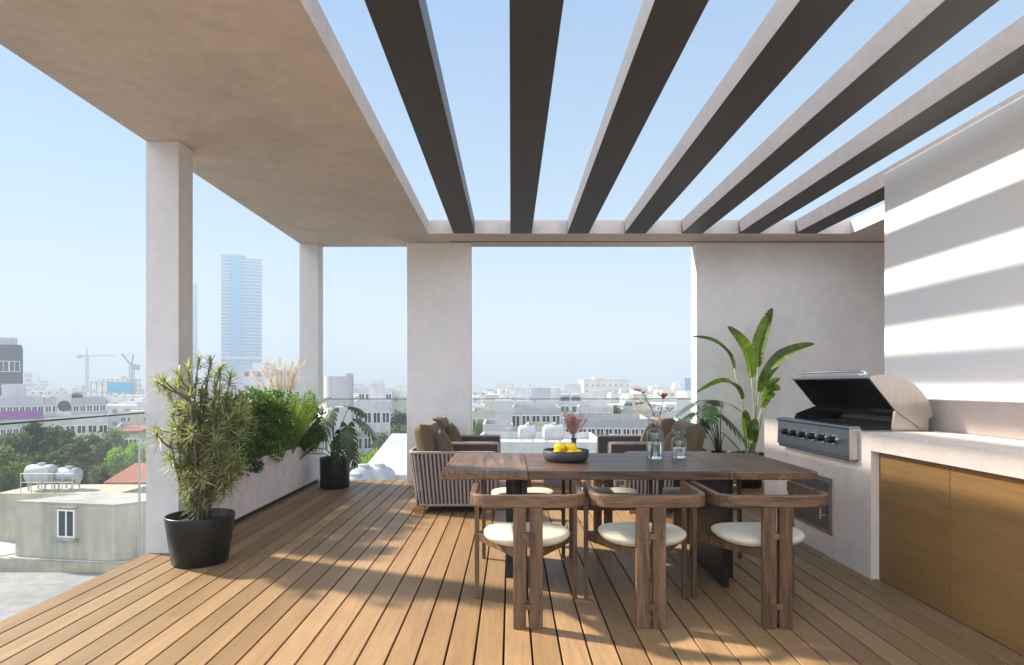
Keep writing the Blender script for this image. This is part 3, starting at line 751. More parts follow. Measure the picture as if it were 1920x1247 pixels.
# reaching branches as in the photo
for (px, py) in ((296,714),(330,700),(372,672),(395,676),(420,690),(455,740),(350,690),(440,705),(330,800),(338,775),(350,862),(356,880),(452,850),(462,868),(440,900),(350,930),(468,755),(405,720),(380,735),(345,760),(330,830),(428,870),(375,930),(400,905),(415,830)):
    e_ = at(px, py, 4.62+random.uniform(-0.15, 0.15))-dr.location
    b0 = mains[random.randrange(9)]; e_.x *= 0.90; c = b0[0].lerp(b0[1], max(0.1, min(0.75, (e_.z-0.15)/1.1)))
    md_ = (c+e_)/2+Vector((0,0,-0.03)); heads += [md_.lerp(e_, 0.1)+Vector((0,0,0.01)), md_.lerp(e_, 0.55)]
    st.tube([c, (c+e_)/2+Vector((0,0,-0.03)), e_], [0.008, 0.006, 0.005], 5); heads.append(e_)
for h in heads:
    if h.z < 0.08: continue
    out_ = Vector((h.x, h.y, 0)); ax = (Vector((0,0,1))*random.uniform(0.8, 1.3)+out_*1.6+Vector((random.gauss(0,.25), random.gauss(0,.25), 0))).normalized()
    u = ax.orthogonal().normalized(); v = ax.cross(u)
    for j in range(34):
        a = j*2.39996; f = j/34; el = 1.25-1.35*f
        d_ = (u*math.cos(a)+v*math.sin(a))*math.cos(el)+ax*math.sin(el)
        lf.leaf(h-ax*0.075*f, d_, ax, random.uniform(0.075, 0.125), 0.0112, random.uniform(0.12, 0.45), 0.35, 3, prof=lambda t: (1-t)**0.7*0.95+0.05)
st.build('stems', M_bark, dr, smooth=True); lf.build('leaves', M_drac, dr)

def cloud(centers, size, rngs, elong=1.6):
    """many small pointed leaves; centers (N,3)"""
    n = len(centers); d = rngs.normal(size=(n,3)); d[:,2] = np.abs(d[:,2])*0.6; d /= np.linalg.norm(d, axis=1)[:,None]
    u = rngs.normal(size=(n,3)); s_ = np.cross(d, u); s_ /= np.linalg.norm(s_, axis=1)[:,None]
    L = size*rngs.uniform(0.6, 1.3, n)[:,None]; Wd = L/elong/2
    v = np.stack([centers, centers+d*L*0.45-s_*Wd, centers+d*L, centers+d*L*0.45+s_*Wd], 1).reshape(-1,3)
    f = (np.arange(n)*4)[:,None]+np.arange(4)[None,:]
    return v, f
def cloud_obj(name, centers, size, m_, parent, seed=1, elong=1.6):
    v, f = cloud(np.asarray(centers), size, np.random.default_rng(seed), elong)
    me = bpy.data.meshes.new(name); me.from_pydata(v.tolist(), [], f.tolist()); me.materials.append(m_); me.update()
    o = bpy.data.objects.new(name, me); COL.objects.link(o); o.parent = parent; return o

# --- hedge shrubs in the planter
def shrub(y, rx, ry, h, m_, label, seed, n=9500, x=-2.545, leaf=0.032):
    t = thing('hedge_shrub', (x, y, 0.5), label, 'shrub', 'shrubs filling the long planter')
    g_ = np.random.default_rng(seed); cl = []
    nc = 80
    for i in range(nc):
        a = g_.uniform(0, 6.28); p = g_.uniform(0, 1)**0.5; zz = g_.uniform(0.0, 1)
        rad = p*(1-0.25*zz**3)
        c = np.array([math.cos(a)*rad*rx, math.sin(a)*rad*ry, zz*h*(0.98-0.10*g_.random())])
        r = g_.uniform(0.05, 0.10); k_ = n//nc
        q_ = g_.normal(size=(k_,3)); q_ /= np.linalg.norm(q_, axis=1)[:,None]; q_ *= (r*g_.uniform(0.2,1,k_)**0.5)[:,None]
        cl.append(c+q_*[1,1,1.25])
    cloud_obj('foliage', np.concatenate(cl), leaf, m_, t, seed)
    b = MB()
    for i in range(9):
        a = i*0.7; b.tube([(0.02*math.cos(a), 0.03*math.sin(a), 0), (rx*0.4*math.cos(a), ry*0.4*math.sin(a), h*0.5), (rx*0.7*math.cos(a), ry*0.7*math.sin(a), h*0.9)], [0.008,0.006,0.002], 5)
    b.build('stems', M_bark, t)
shrub(5.55, 0.22, 0.36, 0.60, M_hedge2, 'dark green shrub at the near end of the planter, behind the dracaena', 11)
shrub(6.15, 0.22, 0.40, 0.66, M_hedge2, 'dark green shrub, second from the near end of the planter', 12)
shrub(6.75, 0.21, 0.34, 0.70, M_hedge, 'bright small-leaved shrub in the middle of the planter', 13, 10000)
shrub(8.0, 0.22, 0.34, 0.62, M_hedge, 'rounded green shrub at the far end of the planter by the slim column', 14)
# --- ornamental grass
og = thing('pampas_grass', (-2.60, 7.35, 0.5), 'tall ornamental grass with cream plumes rising from the planter', 'grass plant')
gb_ = MB(); pmz = MB(); stk = MB()
for i in range(700):
    a = random.uniform(0, 6.28); r0 = random.uniform(0, 0.10); b_ = Vector((r0*math.cos(a), r0*math.sin(a), -0.03))
    lean = random.uniform(0.03, 0.55); d_ = Vector((math.cos(a)*lean, math.sin(a)*lean, 1))
    gb_.leaf(b_, d_, (math.cos(a+1.5), math.sin(a+1.5), 0.2), random.uniform(0.55, 0.98), 0.008, random.uniform(0.05, 0.30), 0.3, 6, prof=lambda t: 1-t*0.9)
for i in range(34):
    a = random.uniform(0, 6.28); r_ = random.uniform(0.05, 0.52); hh = random.uniform(0.92, 1.14)-0.35*max(0, r_-0.25)
    tip = Vector((math.cos(a)*r_*0.85, math.sin(a)*r_, hh)); m1 = Vector((tip.x*0.35, tip.y*0.35, hh*0.6)); m2 = Vector((tip.x*0.68, tip.y*0.68, hh*0.86))
    stk.tube([(0,0,0), m1, m2, tip], [0.0022,0.002,0.0015,0.0008], 5)
    out_ = Vector((tip.x, tip.y, 0)).normalized() if r_ > 0.01 else Vector((1,0,0))
    for j in range(260):
        f = random.random(); c = m2.lerp(tip, f) if f > 0.35 else m1.lerp(m2, 0.35+f*1.85); c = m1.lerp(m2, 0.5+0.5*random.random()) if j % 3 == 0 else c
        d_ = Vector((random.gauss(0,0.5), random.gauss(0,0.5), random.uniform(0.1,1)))+out_*0.8
        pmz.leaf(c, d_, (random.random()-.5, random.random()-.5, 0.5), random.uniform(0.035,0.075), 0.0020, 0.6, 0, 2)
gb_.build('blades', M_grass, og); stk.build('stalks', M_palestem, og); pmz.build('plumes', M_plume, og)
# --- spiky dark bush in the planter's far part
sg_ = thing('arching_grass', (-2.56, 7.75, 0.5), 'dark green arching grass leaning out beside the slim column', 'grass plant')
gg = MB()
for i in range(420):
    a = random.uniform(0, 6.28); lean = random.uniform(0.2, 1.1); b_ = Vector((0.06*math.cos(a), 0.06*math.sin(a), -0.03))
    gg.leaf(b_, (math.cos(a)*lean, math.sin(a)*lean, 1), (math.cos(a+1.5), math.sin(a+1.5), 0.2), random.uniform(0.4, 0.68), 0.011, random.uniform(0.2, 0.5), 0.3, 6, prof=lambda t: 1-t*0.9)
gg.build('blades', M_hedge, sg_)

# --- monstera leaves
def mleaf(mb, base, d, nrm, L, W, lobes=6, droop=0.35):
    """split leaf: continuous blade near the midrib and tapering fingers outward"""
    d = Vector(d).normalized(); nrm = Vector(nrm); nrm = (nrm-d*nrm.dot(d)).normalized(); sd_ = d.cross(nrm)
    base = Vector(base)
    def P(t, w_):   # t along midrib (-0.12..1), w_ signed width
        p = base+d*L*t+sd_*w_
        p = p+Vector((0,0,-1))*L*droop*max(0,t)**2-nrm*(abs(w_)/W)**2*W*0.22
        return p
    for sg in (-1, 1):
        for k_ in range(lobes):
            t0 = k_/lobes*0.92; t1 = (k_+1)/lobes*0.92; tm = (t0+t1)/2
            full = W*0.5*math.sin(math.pi*min(1, 0.22+0.78*tm))**0.75; inner = full*0.38; sw = 0.20+0.12*tm
            g0 = (t1-t0)*0.09
            vs = [P(t0,0), P(t1,0), P(t1+sw*0.25, sg*inner), P(t0+sw*0.25, sg*inner),
                  P(t1+sw*0.62-g0*1.2, sg*full*0.75), P(t0+sw*0.62+g0*0.6, sg*full*0.75), P(tm+sw*0.95, sg*full)]
            fs = [(0,1,2,3),(3,2,4,5),(5,4,6)]
            mb.add(vs, fs)
        # back lobe of the heart
        vs = [P(0,0), P(0.05, sg*W*0.2), P(-0.16, sg*W*0.30), P(-0.20, sg*W*0.16), P(0.08, sg*W*0.38)]
        mb.add(vs, [(0,1,2,3),(1,4,2)])
    mb.add([P(0.90,0), P(0.93, W*0.10), P(1.14,0), P(0.93,-W*0.10)], [(0,1,2,3)])
def monstera(x, y, z, spec, label, potlabel=None, sz=1):
    t = thing('monstera', (x, y, z), label, 'plant', 'monsteras in black pots'); S_ = MB(); n = 0
    for (dx, dy, dz, L, W, az, tilt) in spec:
        tip = Vector((dx, dy, dz)); mid = Vector((dx*0.42, dy*0.42, dz*0.62+0.03))
        S_.tube([(dx*0.06, dy*0.06, -0.06), mid*0.5+Vector((0,0,0.02)), mid, tip], [0.008, 0.007, 0.006, 0.004], 6)
        d_ = Vector((math.cos(az), math.sin(az), -math.tan(R(tilt)))); nr = Vector((math.cos(az)*math.sin(R(tilt)), math.sin(az)*math.sin(R(tilt)), math.cos(R(tilt))))
        lb = MB(); mleaf(lb, tip, d_, nr, L, W); lb.build('leaf', M_mons, t)
    S_.build('stems', M_stem, t, smooth=True); return t
px_, py_ = X(628, 7.95), 7.95
pot(px_, py_, 0.182, 0.176, 0.375, 'black cylinder pot at the far end of the planter')
def rel(px, py, d): v = at(px, py, d)-Vector((px_, py_, 0.32)); return (v.x, v.y, v.z)
sp = []
for (px, py, d, L, W, azd, tilt) in ((590,838,7.7,.22,.22,200,25),(575,850,7.8,.24,.22,190,30),(598,775,7.9,.27,.26,235,55),(612,748,8.1,.28,.27,215,35),(655,762,8.0,.26,.24,60,10),(672,788,7.8,.25,.25,-20,30),
        (652,798,7.7,.26,.24,-60,66),(640,812,7.72,.24,.22,-95,66),(655,828,7.75,.22,.20,-45,60),(622,770,7.7,.26,.26,-110,50),(585,790,7.6,.24,.24,-150,45)):
    sp.append((*rel(px, py, d), L*1.05, W*1.05, R(azd), tilt))
monstera(px_, py_, 0.32, sp, 'monstera with deeply split dark leaves in the black cylinder pot')
# right monstera
px_, py_ = 2.60, 7.98
pot(px_, py_, 0.17, 0.15, 0.44, 'black pot holding the monstera against the grey wall')
def rel(px, py, d): v = at(px, py, d)-Vector((px_, py_, 0.40)); return (v.x, v.y, v.z)
sp = []
for (px, py, d, L, W, azd, tilt) in ((1305,757,8.0,.26,.24,185,15),(1335,750,8.2,.28,.26,60,5),(1352,752,7.9,.30,.28,-15,12),(1330,762,7.7,.24,.24,-100,25),(1352,778,7.7,.34,.30,-35,35),(1300,775,7.9,.26,.24,200,25),
        (1290,790,8.1,.24,.24,170,10),(1360,815,7.6,.32,.28,-20,38),(1322,790,7.9,.26,.26,220,40),(1318,750,8.2,.26,.24,140,5)):
    sp.append((*rel(px, py, d), L, W, R(azd), tilt))
monstera(px_, py_, 0.40, sp, 'monstera with split leaves in front of the edge of the grey wall')
# --- strelitzia
sx0, sy0 = X(1404, 8.0), 8.0
pot(sx0, sy0, 0.18, 0.15, 0.43, 'black pot holding the strelitzia, beside the end of the counter')
stz = thing('strelitzia', (sx0, sy0, 0.40), 'tall strelitzia with long paddle leaves against the grey wall', 'plant')
S_ = MB()
def paddle(pts, W, tear=0, nside=(0,-1,0.25), seed=0, twist=0.0):
    """paddle leaf whose midrib runs through pts (world)"""
    P = [at(*p)-stz.location for p in pts]; n = 16; rr_ = random.Random(seed)
    def cr(t):
        s_ = t*(len(P)-1); i = min(int(s_), len(P)-2); f = s_-i
        p0 = P[max(i-1,0)]; p1 = P[i]; p2 = P[i+1]; p3 = P[min(i+2, len(P)-1)]
        return 0.5*((2*p1)+(-p0+p2)*f+(2*p0-5*p1+4*p2-p3)*f*f+(-p0+3*p1-3*p2+p3)*f**3)
    mb = MB(); nn = Vector(nside).normalized()
    rows = []
    for i in range(n+1):
        t = i/n; c = cr(t); tg = (cr(min(1,t+0.02))-cr(max(0,t-0.02))).normalized()
        q_ = Matrix.Rotation(twist*t, 4, tg); side = (q_@nn.cross(tg)).normalized(); nr = tg.cross(side)
        w_ = W/2*(math.sin(math.pi*(0.04+0.96*t)**0.85)**0.65 if t < 1 else 0.02)
        rows.append((c, side, nr, w_))
    for sgn in (-1, 1):
        for i in range(n):
            if tear and rr_.random() < tear: sh = 0.10
            else: sh = 0.0
            a = rows[i]; b = rows[i+1]
            def pt(r, f): return r[0]+r[1]*sgn*r[3]*f+r[2]*r[3]*f*0.45
            vs = [pt(a,0), pt(b,0), pt(b,0.5), pt(a,0.5), pt(b,1), pt(a,1)]
            if sh:
                vs[5] = vs[5]+(b[0]-a[0])*0.35; vs[4] = vs[4]-(b[0]-a[0])*0.1
            mb.add(vs, [(0,1,2,3),(3,2,4,5)])
    mr = MB(); mr.tube([r[0]-r[2]*0.001 for r in rows], [0.005*(1-0.8*i/n) for i in range(n+1)], 5)
    o = mb.build('leaf', M_strel, stz)
    mr.build('midrib', M_palestem, o)
D = 8.0
paddle([(1409,708,D),(1404,670,D-.05),(1388,638,D-.1),(1364,612,D-.1)], 0.17, 0, (0.2,-1,0.2), 1)
paddle([(1421,688,D),(1423,650,D+.02),(1434,612,D+.02),(1448,577,D)], 0.17, 0.10, (-0.5,-1,0.1), 2)
paddle([(1376,690,D),(1365,662,D-.1),(1338,640,D-.2),(1297,631,D-.3)], 0.14, 0, (0.1,-0.5,1), 3)
paddle([(1424,735,D),(1440,700,D-.1),(1466,668,D-.1),(1500,652,D-.15),(1528,645,D-.2)], 0.16, 0.06, (-0.2,-0.7,0.7), 4)
paddle([(1391,748,D),(1378,724,D-.1),(1352,717,D-.2),(1305,737,D-.3)], 0.15, 0, (0,-0.4,1), 5)
paddle([(1428,764,D),(1436,742,D-.1),(1448,728,D-.15),(1463,731,D-.2)], 0.16, 0.05, (0.3,-1,0.2), 6)
paddle([(1436,745,D),(1444,722,D),(1462,709,D)], 0.10, 0, (-0.3,-1,0.4), 7)
paddle([(1404,820,D-.1),(1398,795,D-.15),(1396,768,D-.15)], 0.15, 0, (0.2,-1,0.1), 8)
paddle([(1412,830,D-.1),(1410,806,D-.2),(1418,785,D-.2)], 0.14, 0.05, (-0.2,-1,0.1), 9)
for (a, b, c_) in (((1403,848),(1415,780),(1409,708)), ((1405,848),(1418,770),(1421,688)), ((1400,848),(1394,770),(1376,690)), ((1408,848),(1416,790),(1424,735)), ((1400,848),(1398,800),(1391,748)),
                  ((1409,848),(1420,805),(1428,764)), ((1410,848),(1425,800),(1436,745)), ((1400,848),(1403,835),(1404,820)), ((1408,848),(1411,840),(1412,830))):
    p = [at(*a, 8.0), at(*b, 7.97), at(*c_, 8.0)]; p = [v-stz.location for v in p]; p[0].z = -0.05
    S_.tube([p[0], (p[0]+p[1])/2+Vector((0,0,0)), p[1], (p[1]+p[2])/2, p[2]], [0.013,0.011,0.008,0.006,0.005], 7)
S_.build('stems', M_palestem, stz, smooth=True)

# ================================================================== CITY
def cmat(name, col, rough=0.85, var=0.10):
    m = mat(name, col, rough, spec=0.2); v = coords(m)
    n = noise(m, v, 0.35, 6, 0.65, 0.5); n2 = noise(m, coords(m, (1,1,0.15)), 1.5, 4, 0.6)
    c = mix(m, 1.0, col, ramp(m, n, [(0.3, (1-var,)*3), (0.7, (1+var*0.5,)*3)]), 'MULTIPLY')
    c = mix(m, 1.0, c, ramp(m, n2, [(0.35, (1-var,)*3), (0.6, (1.0,)*3)]), 'MULTIPLY')
    ln(m, c, bsdf(m).inputs['Base Color']); return m
C_white = cmat('city_white', (0.56, 0.55, 0.545), var=0.16); C_cream = cmat('city_cream', (0.48, 0.44, 0.36), var=0.16); C_grey = cmat('city_grey', (0.36, 0.36, 0.37))
C_lgrey = cmat('city_lightgrey', (0.42, 0.42, 0.435)); C_dark = cmat('city_dark', (0.10, 0.10, 0.115)); C_roof = cmat('city_roof', (0.40, 0.385, 0.36), var=0.25)
C_slabroof = cmat('city_roof_grey', (0.27, 0.275, 0.28), var=0.25); C_purple = cmat('city_purple', (0.26, 0.10, 0.30)); C_tile = cmat('city_tile', (0.42, 0.17, 0.11))
_v = N(C_tile, 'ShaderNodeTexWave'); _v.inputs['Scale'].default_value = 1.6; _v.bands_direction = 'X'; ln(C_tile, coords(C_tile), _v.inputs[0]); bump(C_tile, _v.outputs['Fac'], 1.0, 0.15)
C_turq = cmat('scaffold_net', (0.045, 0.34, 0.50)); C_stain = cmat('stained_render', (0.50, 0.465, 0.36), var=0.24)
C_win = mat('window_glass_dark', (0.035, 0.045, 0.055), 0.08, spec=0.6); C_frame = mat('window_frame_white', (0.75, 0.75, 0.74), 0.5)
C_bwin = mat('tower_glass', (0.02, 0.20, 0.36), 0.3, 0.0, 0.4); C_tank = cmat('tank_white', (0.46, 0.465, 0.47), 0.5, 0.10); C_steel = mat('galvanised', (0.45, 0.46, 0.48), 0.4, 0.7)
C_red = mat('crane_metal', (0.18, 0.20, 0.25), 0.6)

# ground, roads, sea
gm = cmat('city_ground', (0.20, 0.18, 0.14), var=0.3)
_c = ramp(gm, noise(gm, coords(gm), 0.02, 6, 0.6), [(0.35, (0.07,0.085,0.03)), (0.5, (0.20,0.18,0.14)), (0.7, (0.34,0.30,0.25))]); ln(gm, _c, bsdf(gm).inputs['Base Color'])
tag(MB().add([(-3000,-600,GZ),(3000,-600,GZ),(3000,1150,GZ),(-3000,1150,GZ)], [(0,1,2,3)]).build('ground', gm), kind='structure')
sm = mat('sea', (0.02, 0.07, 0.11), 0.25, spec=0.5); bump(sm, noise(sm, coords(sm), 0.15, 5), 0.6, 1.0)
tag(MB().add([(-3000,1150,GZ-1),(3000,1150,GZ-1),(3000,3600,GZ-1),(-3000,3600,GZ-1)], [(0,1,2,3)]).build('sea', sm), kind='structure')
rd = cmat('asphalt', (0.07, 0.07, 0.072))
for i, (x0, y0, x1, y1) in enumerate(((-300, 44, 300, 50), (-30, 50, -24, 500), (12, 50, 18, 500), (-300, 120, 300, 127))):
    tag(MB().box(x0, y0, GZ+0.004, x1, y1, GZ+0.02+0.004*i).build('road', rd), kind='structure')

WIN = {}
def window_mesh(w_, h_):
    key = (round(w_,2), round(h_,2))
    if key not in WIN:
        mb = MB(); t_ = min(0.09, w_*0.08)
        mb.box(-w_/2, -0.06, 0, w_/2, 0.05, t_); mb.box(-w_/2, -0.06, h_-t_, w_/2, 0.05, h_)
        mb.box(-w_/2, -0.06, t_, -w_/2+t_, 0.05, h_-t_); mb.box(w_/2-t_, -0.06, t_, w_/2, 0.05, h_-t_); mb.box(-t_/2, -0.05, t_, t_/2, 0.05, h_-t_)
        n0 = len(mb.f); mb.box(-w_/2+t_, -0.03, t_, w_/2-t_, 0.0, h_-t_)
        me = bpy.data.meshes.new('window'); me.from_pydata(mb.v, [], mb.f); me.materials.append(C_frame); me.materials.append(C_win)
        me.polygons.foreach_set('material_index', [0]*n0+[1]*(len(mb.f)-n0)); me.update(); WIN[key] = me
    return WIN[key]
def put_window(par, x, y, z, w_, h_, rz=0):
    o = bpy.data.objects.new('window', window_mesh(w_, h_)); COL.objects.link(o); o.parent = par; o.location = (x, y, z); o.rotation_euler = (0,0,rz)
def building(pxl, pxr, ytop, d, depth, m_, label, rows=3, cols=4, ww=1.4, wh=1.2, fl=3.0, rot=0, parapet=0.5, group=None, zb=None, balc=0, side=True, stair=True, name='apartment_building', cat='building', roof=C_roof):
    W = X(pxr, d)-X(pxl, d); H0 = Z(ytop, d); zb = GZ if zb is None else zb
    th = math.atan2(-(X(pxl,d)+X(pxr,d))/2, d); W *= math.cos(th)**1; rot = math.degrees(th)*0.93
    t = thing(name, ((X(pxl,d)+X(pxr,d))/2, d, zb), label, cat, group, R(rot)); H = H0-zb
    mb = MB(); mb.box(-W/2, 0, 0, W/2, depth, H-parapet)
    p = 0.18
    for b_ in ((-W/2,0,W/2,p),(-W/2,depth-p,W/2,depth),(-W/2,p,-W/2+p,depth-p),(W/2-p,p,W/2,depth-p)): mb.box(b_[0], b_[1], H-parapet, b_[2], b_[3], H)
    mb.build('wall', m_, t)
    MB().box(-W/2+p+0.01, p+0.01, H-parapet, W/2-p-0.01, depth-p-0.01, H-parapet+0.03).build('roof', roof, t)
    if stair:
        r = MB().box(-W*0.1, depth*0.4, H-parapet+0.03, W*0.12+1, depth*0.4+min(3, depth*0.4), H+2.0).build('stair_tower', m_, t)
    rr_ = random.Random(int(pxl*7+d)); hr = H-parapet+0.03
    if W > 9 and roof is not C_tank and depth > 6:
        for i in range(int(W/7)):
            x = rr_.uniform(-W/2+1.5, W/2-1.5); y = rr_.uniform(1.2, depth*0.35)
            q_ = MB(); q_.tube([(x-0.7,y,hr+1.5),(x+0.7,y,hr+1.5)], 0.38, 10); q_.box(x-0.65,y-0.4,hr,x-0.55,y+0.4,hr+1.2); q_.box(x+0.55,y-0.4,hr,x+0.65,y+0.4,hr+1.2)
            q_.build('rooftop_tank', C_tank, t)
            q_ = MB().add([(x-0.9,y-1.0,hr+0.15),(x+0.9,y-1.0,hr+0.15),(x+0.9,y-0.35,hr+1.1),(x-0.9,y-0.35,hr+1.1)], [(0,1,2,3)]).build('solar_collector', C_win, t)
            if rr_.random() < 0.6:
                x = rr_.uniform(-W/2+1, W/2-1); q_ = MB(); q_.box(x-0.04,y,hr,x+0.04,y+0.08,hr+3); 
                for zz_ in (2.2, 2.5, 2.8): q_.box(x-0.6,y,hr+zz_,x+0.6,y+0.05,hr+zz_+0.05)
                q_.build('antenna', C_steel, t)
    for r_ in range(rows):
        z = H-parapet-fl*(r_+1)+0.9
        if z < 0.5: break
        for c in range(cols):
            x = -W/2+W*(c+0.5)/cols
            put_window(t, x, -0.01, z, min(ww*(1.0+0.5*((c*7+r_*3) % 3 == 0)), W/cols*0.85), wh)
        if balc:
            for c in range(cols):
                if (c+r_) % balc: continue
                x = -W/2+W*(c+0.5)/cols; bwid = W/cols*0.9
                b = MB(); b.box(x-bwid/2, -1.3, z-0.95, x+bwid/2, -0.001, z-0.8); b.box(x-bwid/2, -1.3, z-0.8, x+bwid/2, -1.2, z+0.15)
                b.build('balcony', m_, t)
        if side:
            sgn = 1 if t.location.x < 0 else -1
            nc = max(1, int(depth/4))
            for c in range(nc): put_window(t, sgn*(W/2+0.01), depth*(c+0.5)/nc, z, 1.2, wh, sgn*R(90))
    return t
def tank(x, y, z, label, r=0.55, L=1.5, m_=None, rz=0, legs=True):
    t = thing('water_tank', (x, y, z), label, 'water tank', 'rooftop water tanks', rz); m_ = m_ or C_tank
    pr = [(-L/2-0.12, 0.02), (-L/2-0.10, r*0.55), (-L/2, r*0.93), (-L/2+0.1, r), (0, r), (L/2-0.1, r), (L/2, r*0.93), (L/2+0.10, r*0.55), (L/2+0.12, 0.02)]
    autosmooth(MB().tube([(a, 0, r+0.35) for a, _ in pr], [b for _, b in pr], 24).build('tank', m_, t))
    MB().lathe([(0.18,2*r+0.32),(0.18,2*r+0.43),(0,2*r+0.45)], 16).build('lid', m_, t)
    mb = MB()
    for a in (-L*0.35, L*0.35):
        for b in (-r*0.7, r*0.7): mb.box(a-0.03, b-0.03, 0, a+0.03, b+0.03, 0.6)
        mb.box(a-0.03, -r*0.7, 0.3, a+0.03, r*0.7, 0.36)
    mb.build('stand', C_steel, t); return t

# --- neighbour flat roof and the stained rooftop hut
nb = thing('neighbour_building', (-26, 20, GZ), 'neighbouring building with a wide grey flat roof below the left glass', 'building')
MB().box(-60, 6.0, GZ, -7.0, 28.9, -7.2).build('wall', C_slabroof, nb, world=True)
A = Vector((-23.3, 30.2)); B = Vector((-18.1, 29.3)); Cc = Vector((-15.3, 32.0)); Dd = Vector((-20.9, 32.6))
MB().prism([(-70,30.0),(-24,29.9),(-18.3,28.95),(-8,28.95),(-8,36),(-70,36)], GZ, -6.82).build('ledge', C_stain, nb, world=True)
MB().prism([(-69.8,30.2),(-24,30.1),(-23.6,30.6),(-23.6,35.8),(-69.8,35.8)], -6.815, -6.78).build('white_roof', C_tank, nb, world=True)
hut = thing('rooftop_hut', (-19.5, 30.8, -6.81), 'stained cream rooftop hut with one white framed window', 'building')
MB().prism([tuple(A), tuple(B), tuple(Cc), tuple(Dd)], -6.81, -4.32).build('wall', C_stain, hut, world=True)
cen = (A+B+Cc+Dd)/4
MB().prism([tuple(cen+(p-cen)*1.015) for p in (A,B,Cc,Dd)], -4.318, -4.22).build('roof', C_roof, hut, world=True)
dv = (B-A).normalized(); wc = A+dv*((127-30.6)/(213-30.6)*(B-A).length); ang = math.atan2(dv.y, dv.x)
wz = Z(1008, 29.7)
wo = bpy.data.objects.new('window', window_mesh(0.92, 1.30)); COL.objects.link(wo); wo.parent = hut
nrm2 = Vector((dv.y, -dv.x)); wo.location = (wc.x+nrm2.x*0.012-hut.location.x, wc.y+nrm2.y*0.012-hut.location.y, wz-hut.location.z); wo.rotation_euler = (0,0,ang)
Mx = Matrix.Translation((wo.location.x, wo.location.y, 0))@Matrix.Rotation(ang, 4, 'Z'); zz = wo.location.z
MB().box(-0.62, -0.16, zz-0.12, 0.62, 0.02, zz-0.004, Mx).build('sill', C_roof, hut)
MB().box(-0.55, -0.10, zz+1.38, 0.60, 0.0, zz+1.46, Mx).build('lintel', C_stain, hut)
# vent pipe
vp = MB().tube([(0,0,0),(0,0,5.6)], 0.045, 8).build('antenna_pole', C_steel); vp.location = (X(237, 28.4), 29.4, -6.8)
tag(vp, 'thin grey pole standing in front of the stained rooftop hut', 'pole')
pp = MB().tube([(-23.4,29.9,-6.78),(-21,29.35,-6.76),(-18.2,28.98,-6.78),(-15,29.2,-6.78)], 0.03, 6).build('roof_pipe', C_tank); tag(pp, 'white pipe running along the ledge at the foot of the hut', 'pipe')
# tanks behind the hut
tk = thing('tank_platform', (-24.2, 34.0, -6.80), 'raised white concrete platform behind the rooftop hut', 'platform')
MB().box(-26.5, 33.0, -6.80, -20.2, 36.0, -4.35).build('block', C_stain, tk, world=True)
tank(X(78, 34.2), 34.2, -4.35, 'large white water tank behind the rooftop hut', 0.50, 1.25)
tank(X(120, 34.0), 34.4, -4.38, 'silver metal water tank beside the large white one', 0.42, 1.0, C_steel)
rl = MB()
for a in np.linspace(X(43,33.3), X(140,33.3), 6): rl.tube([(a,33.15,-4.35),(a,33.15,-3.35)], 0.025, 6)
rl.tube([(X(43,33.3),33.15,-3.36),(X(140,33.3),33.15,-3.36)], 0.025, 6); rl.tube([(X(43,33.3),33.15,-3.8),(X(140,33.3),33.15,-3.8)], 0.02, 6)
tag(rl.build('roof_railing', C_steel), 'thin metal railing in front of the two water tanks', 'railing')

# --- left city
t = building(-60, 84, 745, 95, 16, C_lgrey, 'long pale building with a purple band at the left edge', 3, 12, 2.0, 1.5, 3.3, roof=C_tank)
H = Z(745, 95)-GZ
Wb = max(abs(v.co.x) for v in t.children[0].data.vertices)*2
MB().box(-Wb/2-0.1, -0.25, H-3.2, Wb/2+0.1, -0.05, H-2.1).build('purple_band', C_purple, t)
t = building(-95, 42, 645, 135, 22, C_dark, 'dark modern office block at the left edge', 0, 0, parapet=1.0, stair=False)
H = Z(645,135)-GZ; Wb = max(abs(v.co.x) for v in t.children[0].data.vertices)*2
for k_ in range(4):
    z_ = H-5.8-k_*5.4
    for c in range(6): put_window(t, -Wb/2+Wb*(c+0.5)/6, -0.03, z_, Wb/6*0.96, 2.3)
    MB().box(-Wb/2-0.25, -0.35, z_-2.9, Wb/2+0.25, -0.10, z_-0.25).build('facade_band', C_dark, t)
MB().box(-Wb/2, 0.3, H, Wb/2-0.6, 8, H+1.5).build('roof_screen', C_lgrey, t)
building(85, 200, 746, 120, 14, C_grey, 'long grey building with a round window in its raised centre', 2, 9, 1.2, 1.2, 3.0, stair=False)
t = building(106, 134, 738, 119, 5, C_white, 'white gabled bay with a round window on the long grey building', 0, 0, stair=False)
ow = MB().tube([(0,-0.12,0),(0,-0.02,0)], 1.0, 24).build('round_window', C_win, t); ow.location = (0, 0, Z(761,119)-GZ)
building(80, 205, 782, 100, 8, C_white, 'low white terrace block in front of the long grey building', 1, 6, 1.6, 1.3, 3.0, side=False, stair=False)
t = building(203, 247, 717, 260, 20, C_turq, 'building wrapped in turquoise scaffold netting', 0, 0, stair=False, name='scaffolded_building')
fr = MB(); W_ = (X(272,260)-X(190,260))*0.86; Hh = Z(717,260)-GZ; x00 = -W_*0.66
for i in range(9):
    x = x00+W_*i/8; fr.box(x-0.25, 2, 0, x+0.25, 2.5, Hh+0.3)
for k_ in range(7):
    z_ = Hh-4-3.6*k_; fr.box(x00, 2.1, z_-0.3, x00+W_, 8, z_)
fr.box(x00, 2.1, Hh-0.1, x00+W_, 8, Hh+0.3)
fr.build('concrete_frame', C_grey, t)
MB().box(W_*0.28, 1.2, 0, W_*0.52, 1.5, Hh-5).build('netting', C_turq, t)
building(225, 300, 770, 150, 15, C_white, 'white stepped apartment block behind the trees near the column', 3, 6, 1.4, 1.2, 3.0)
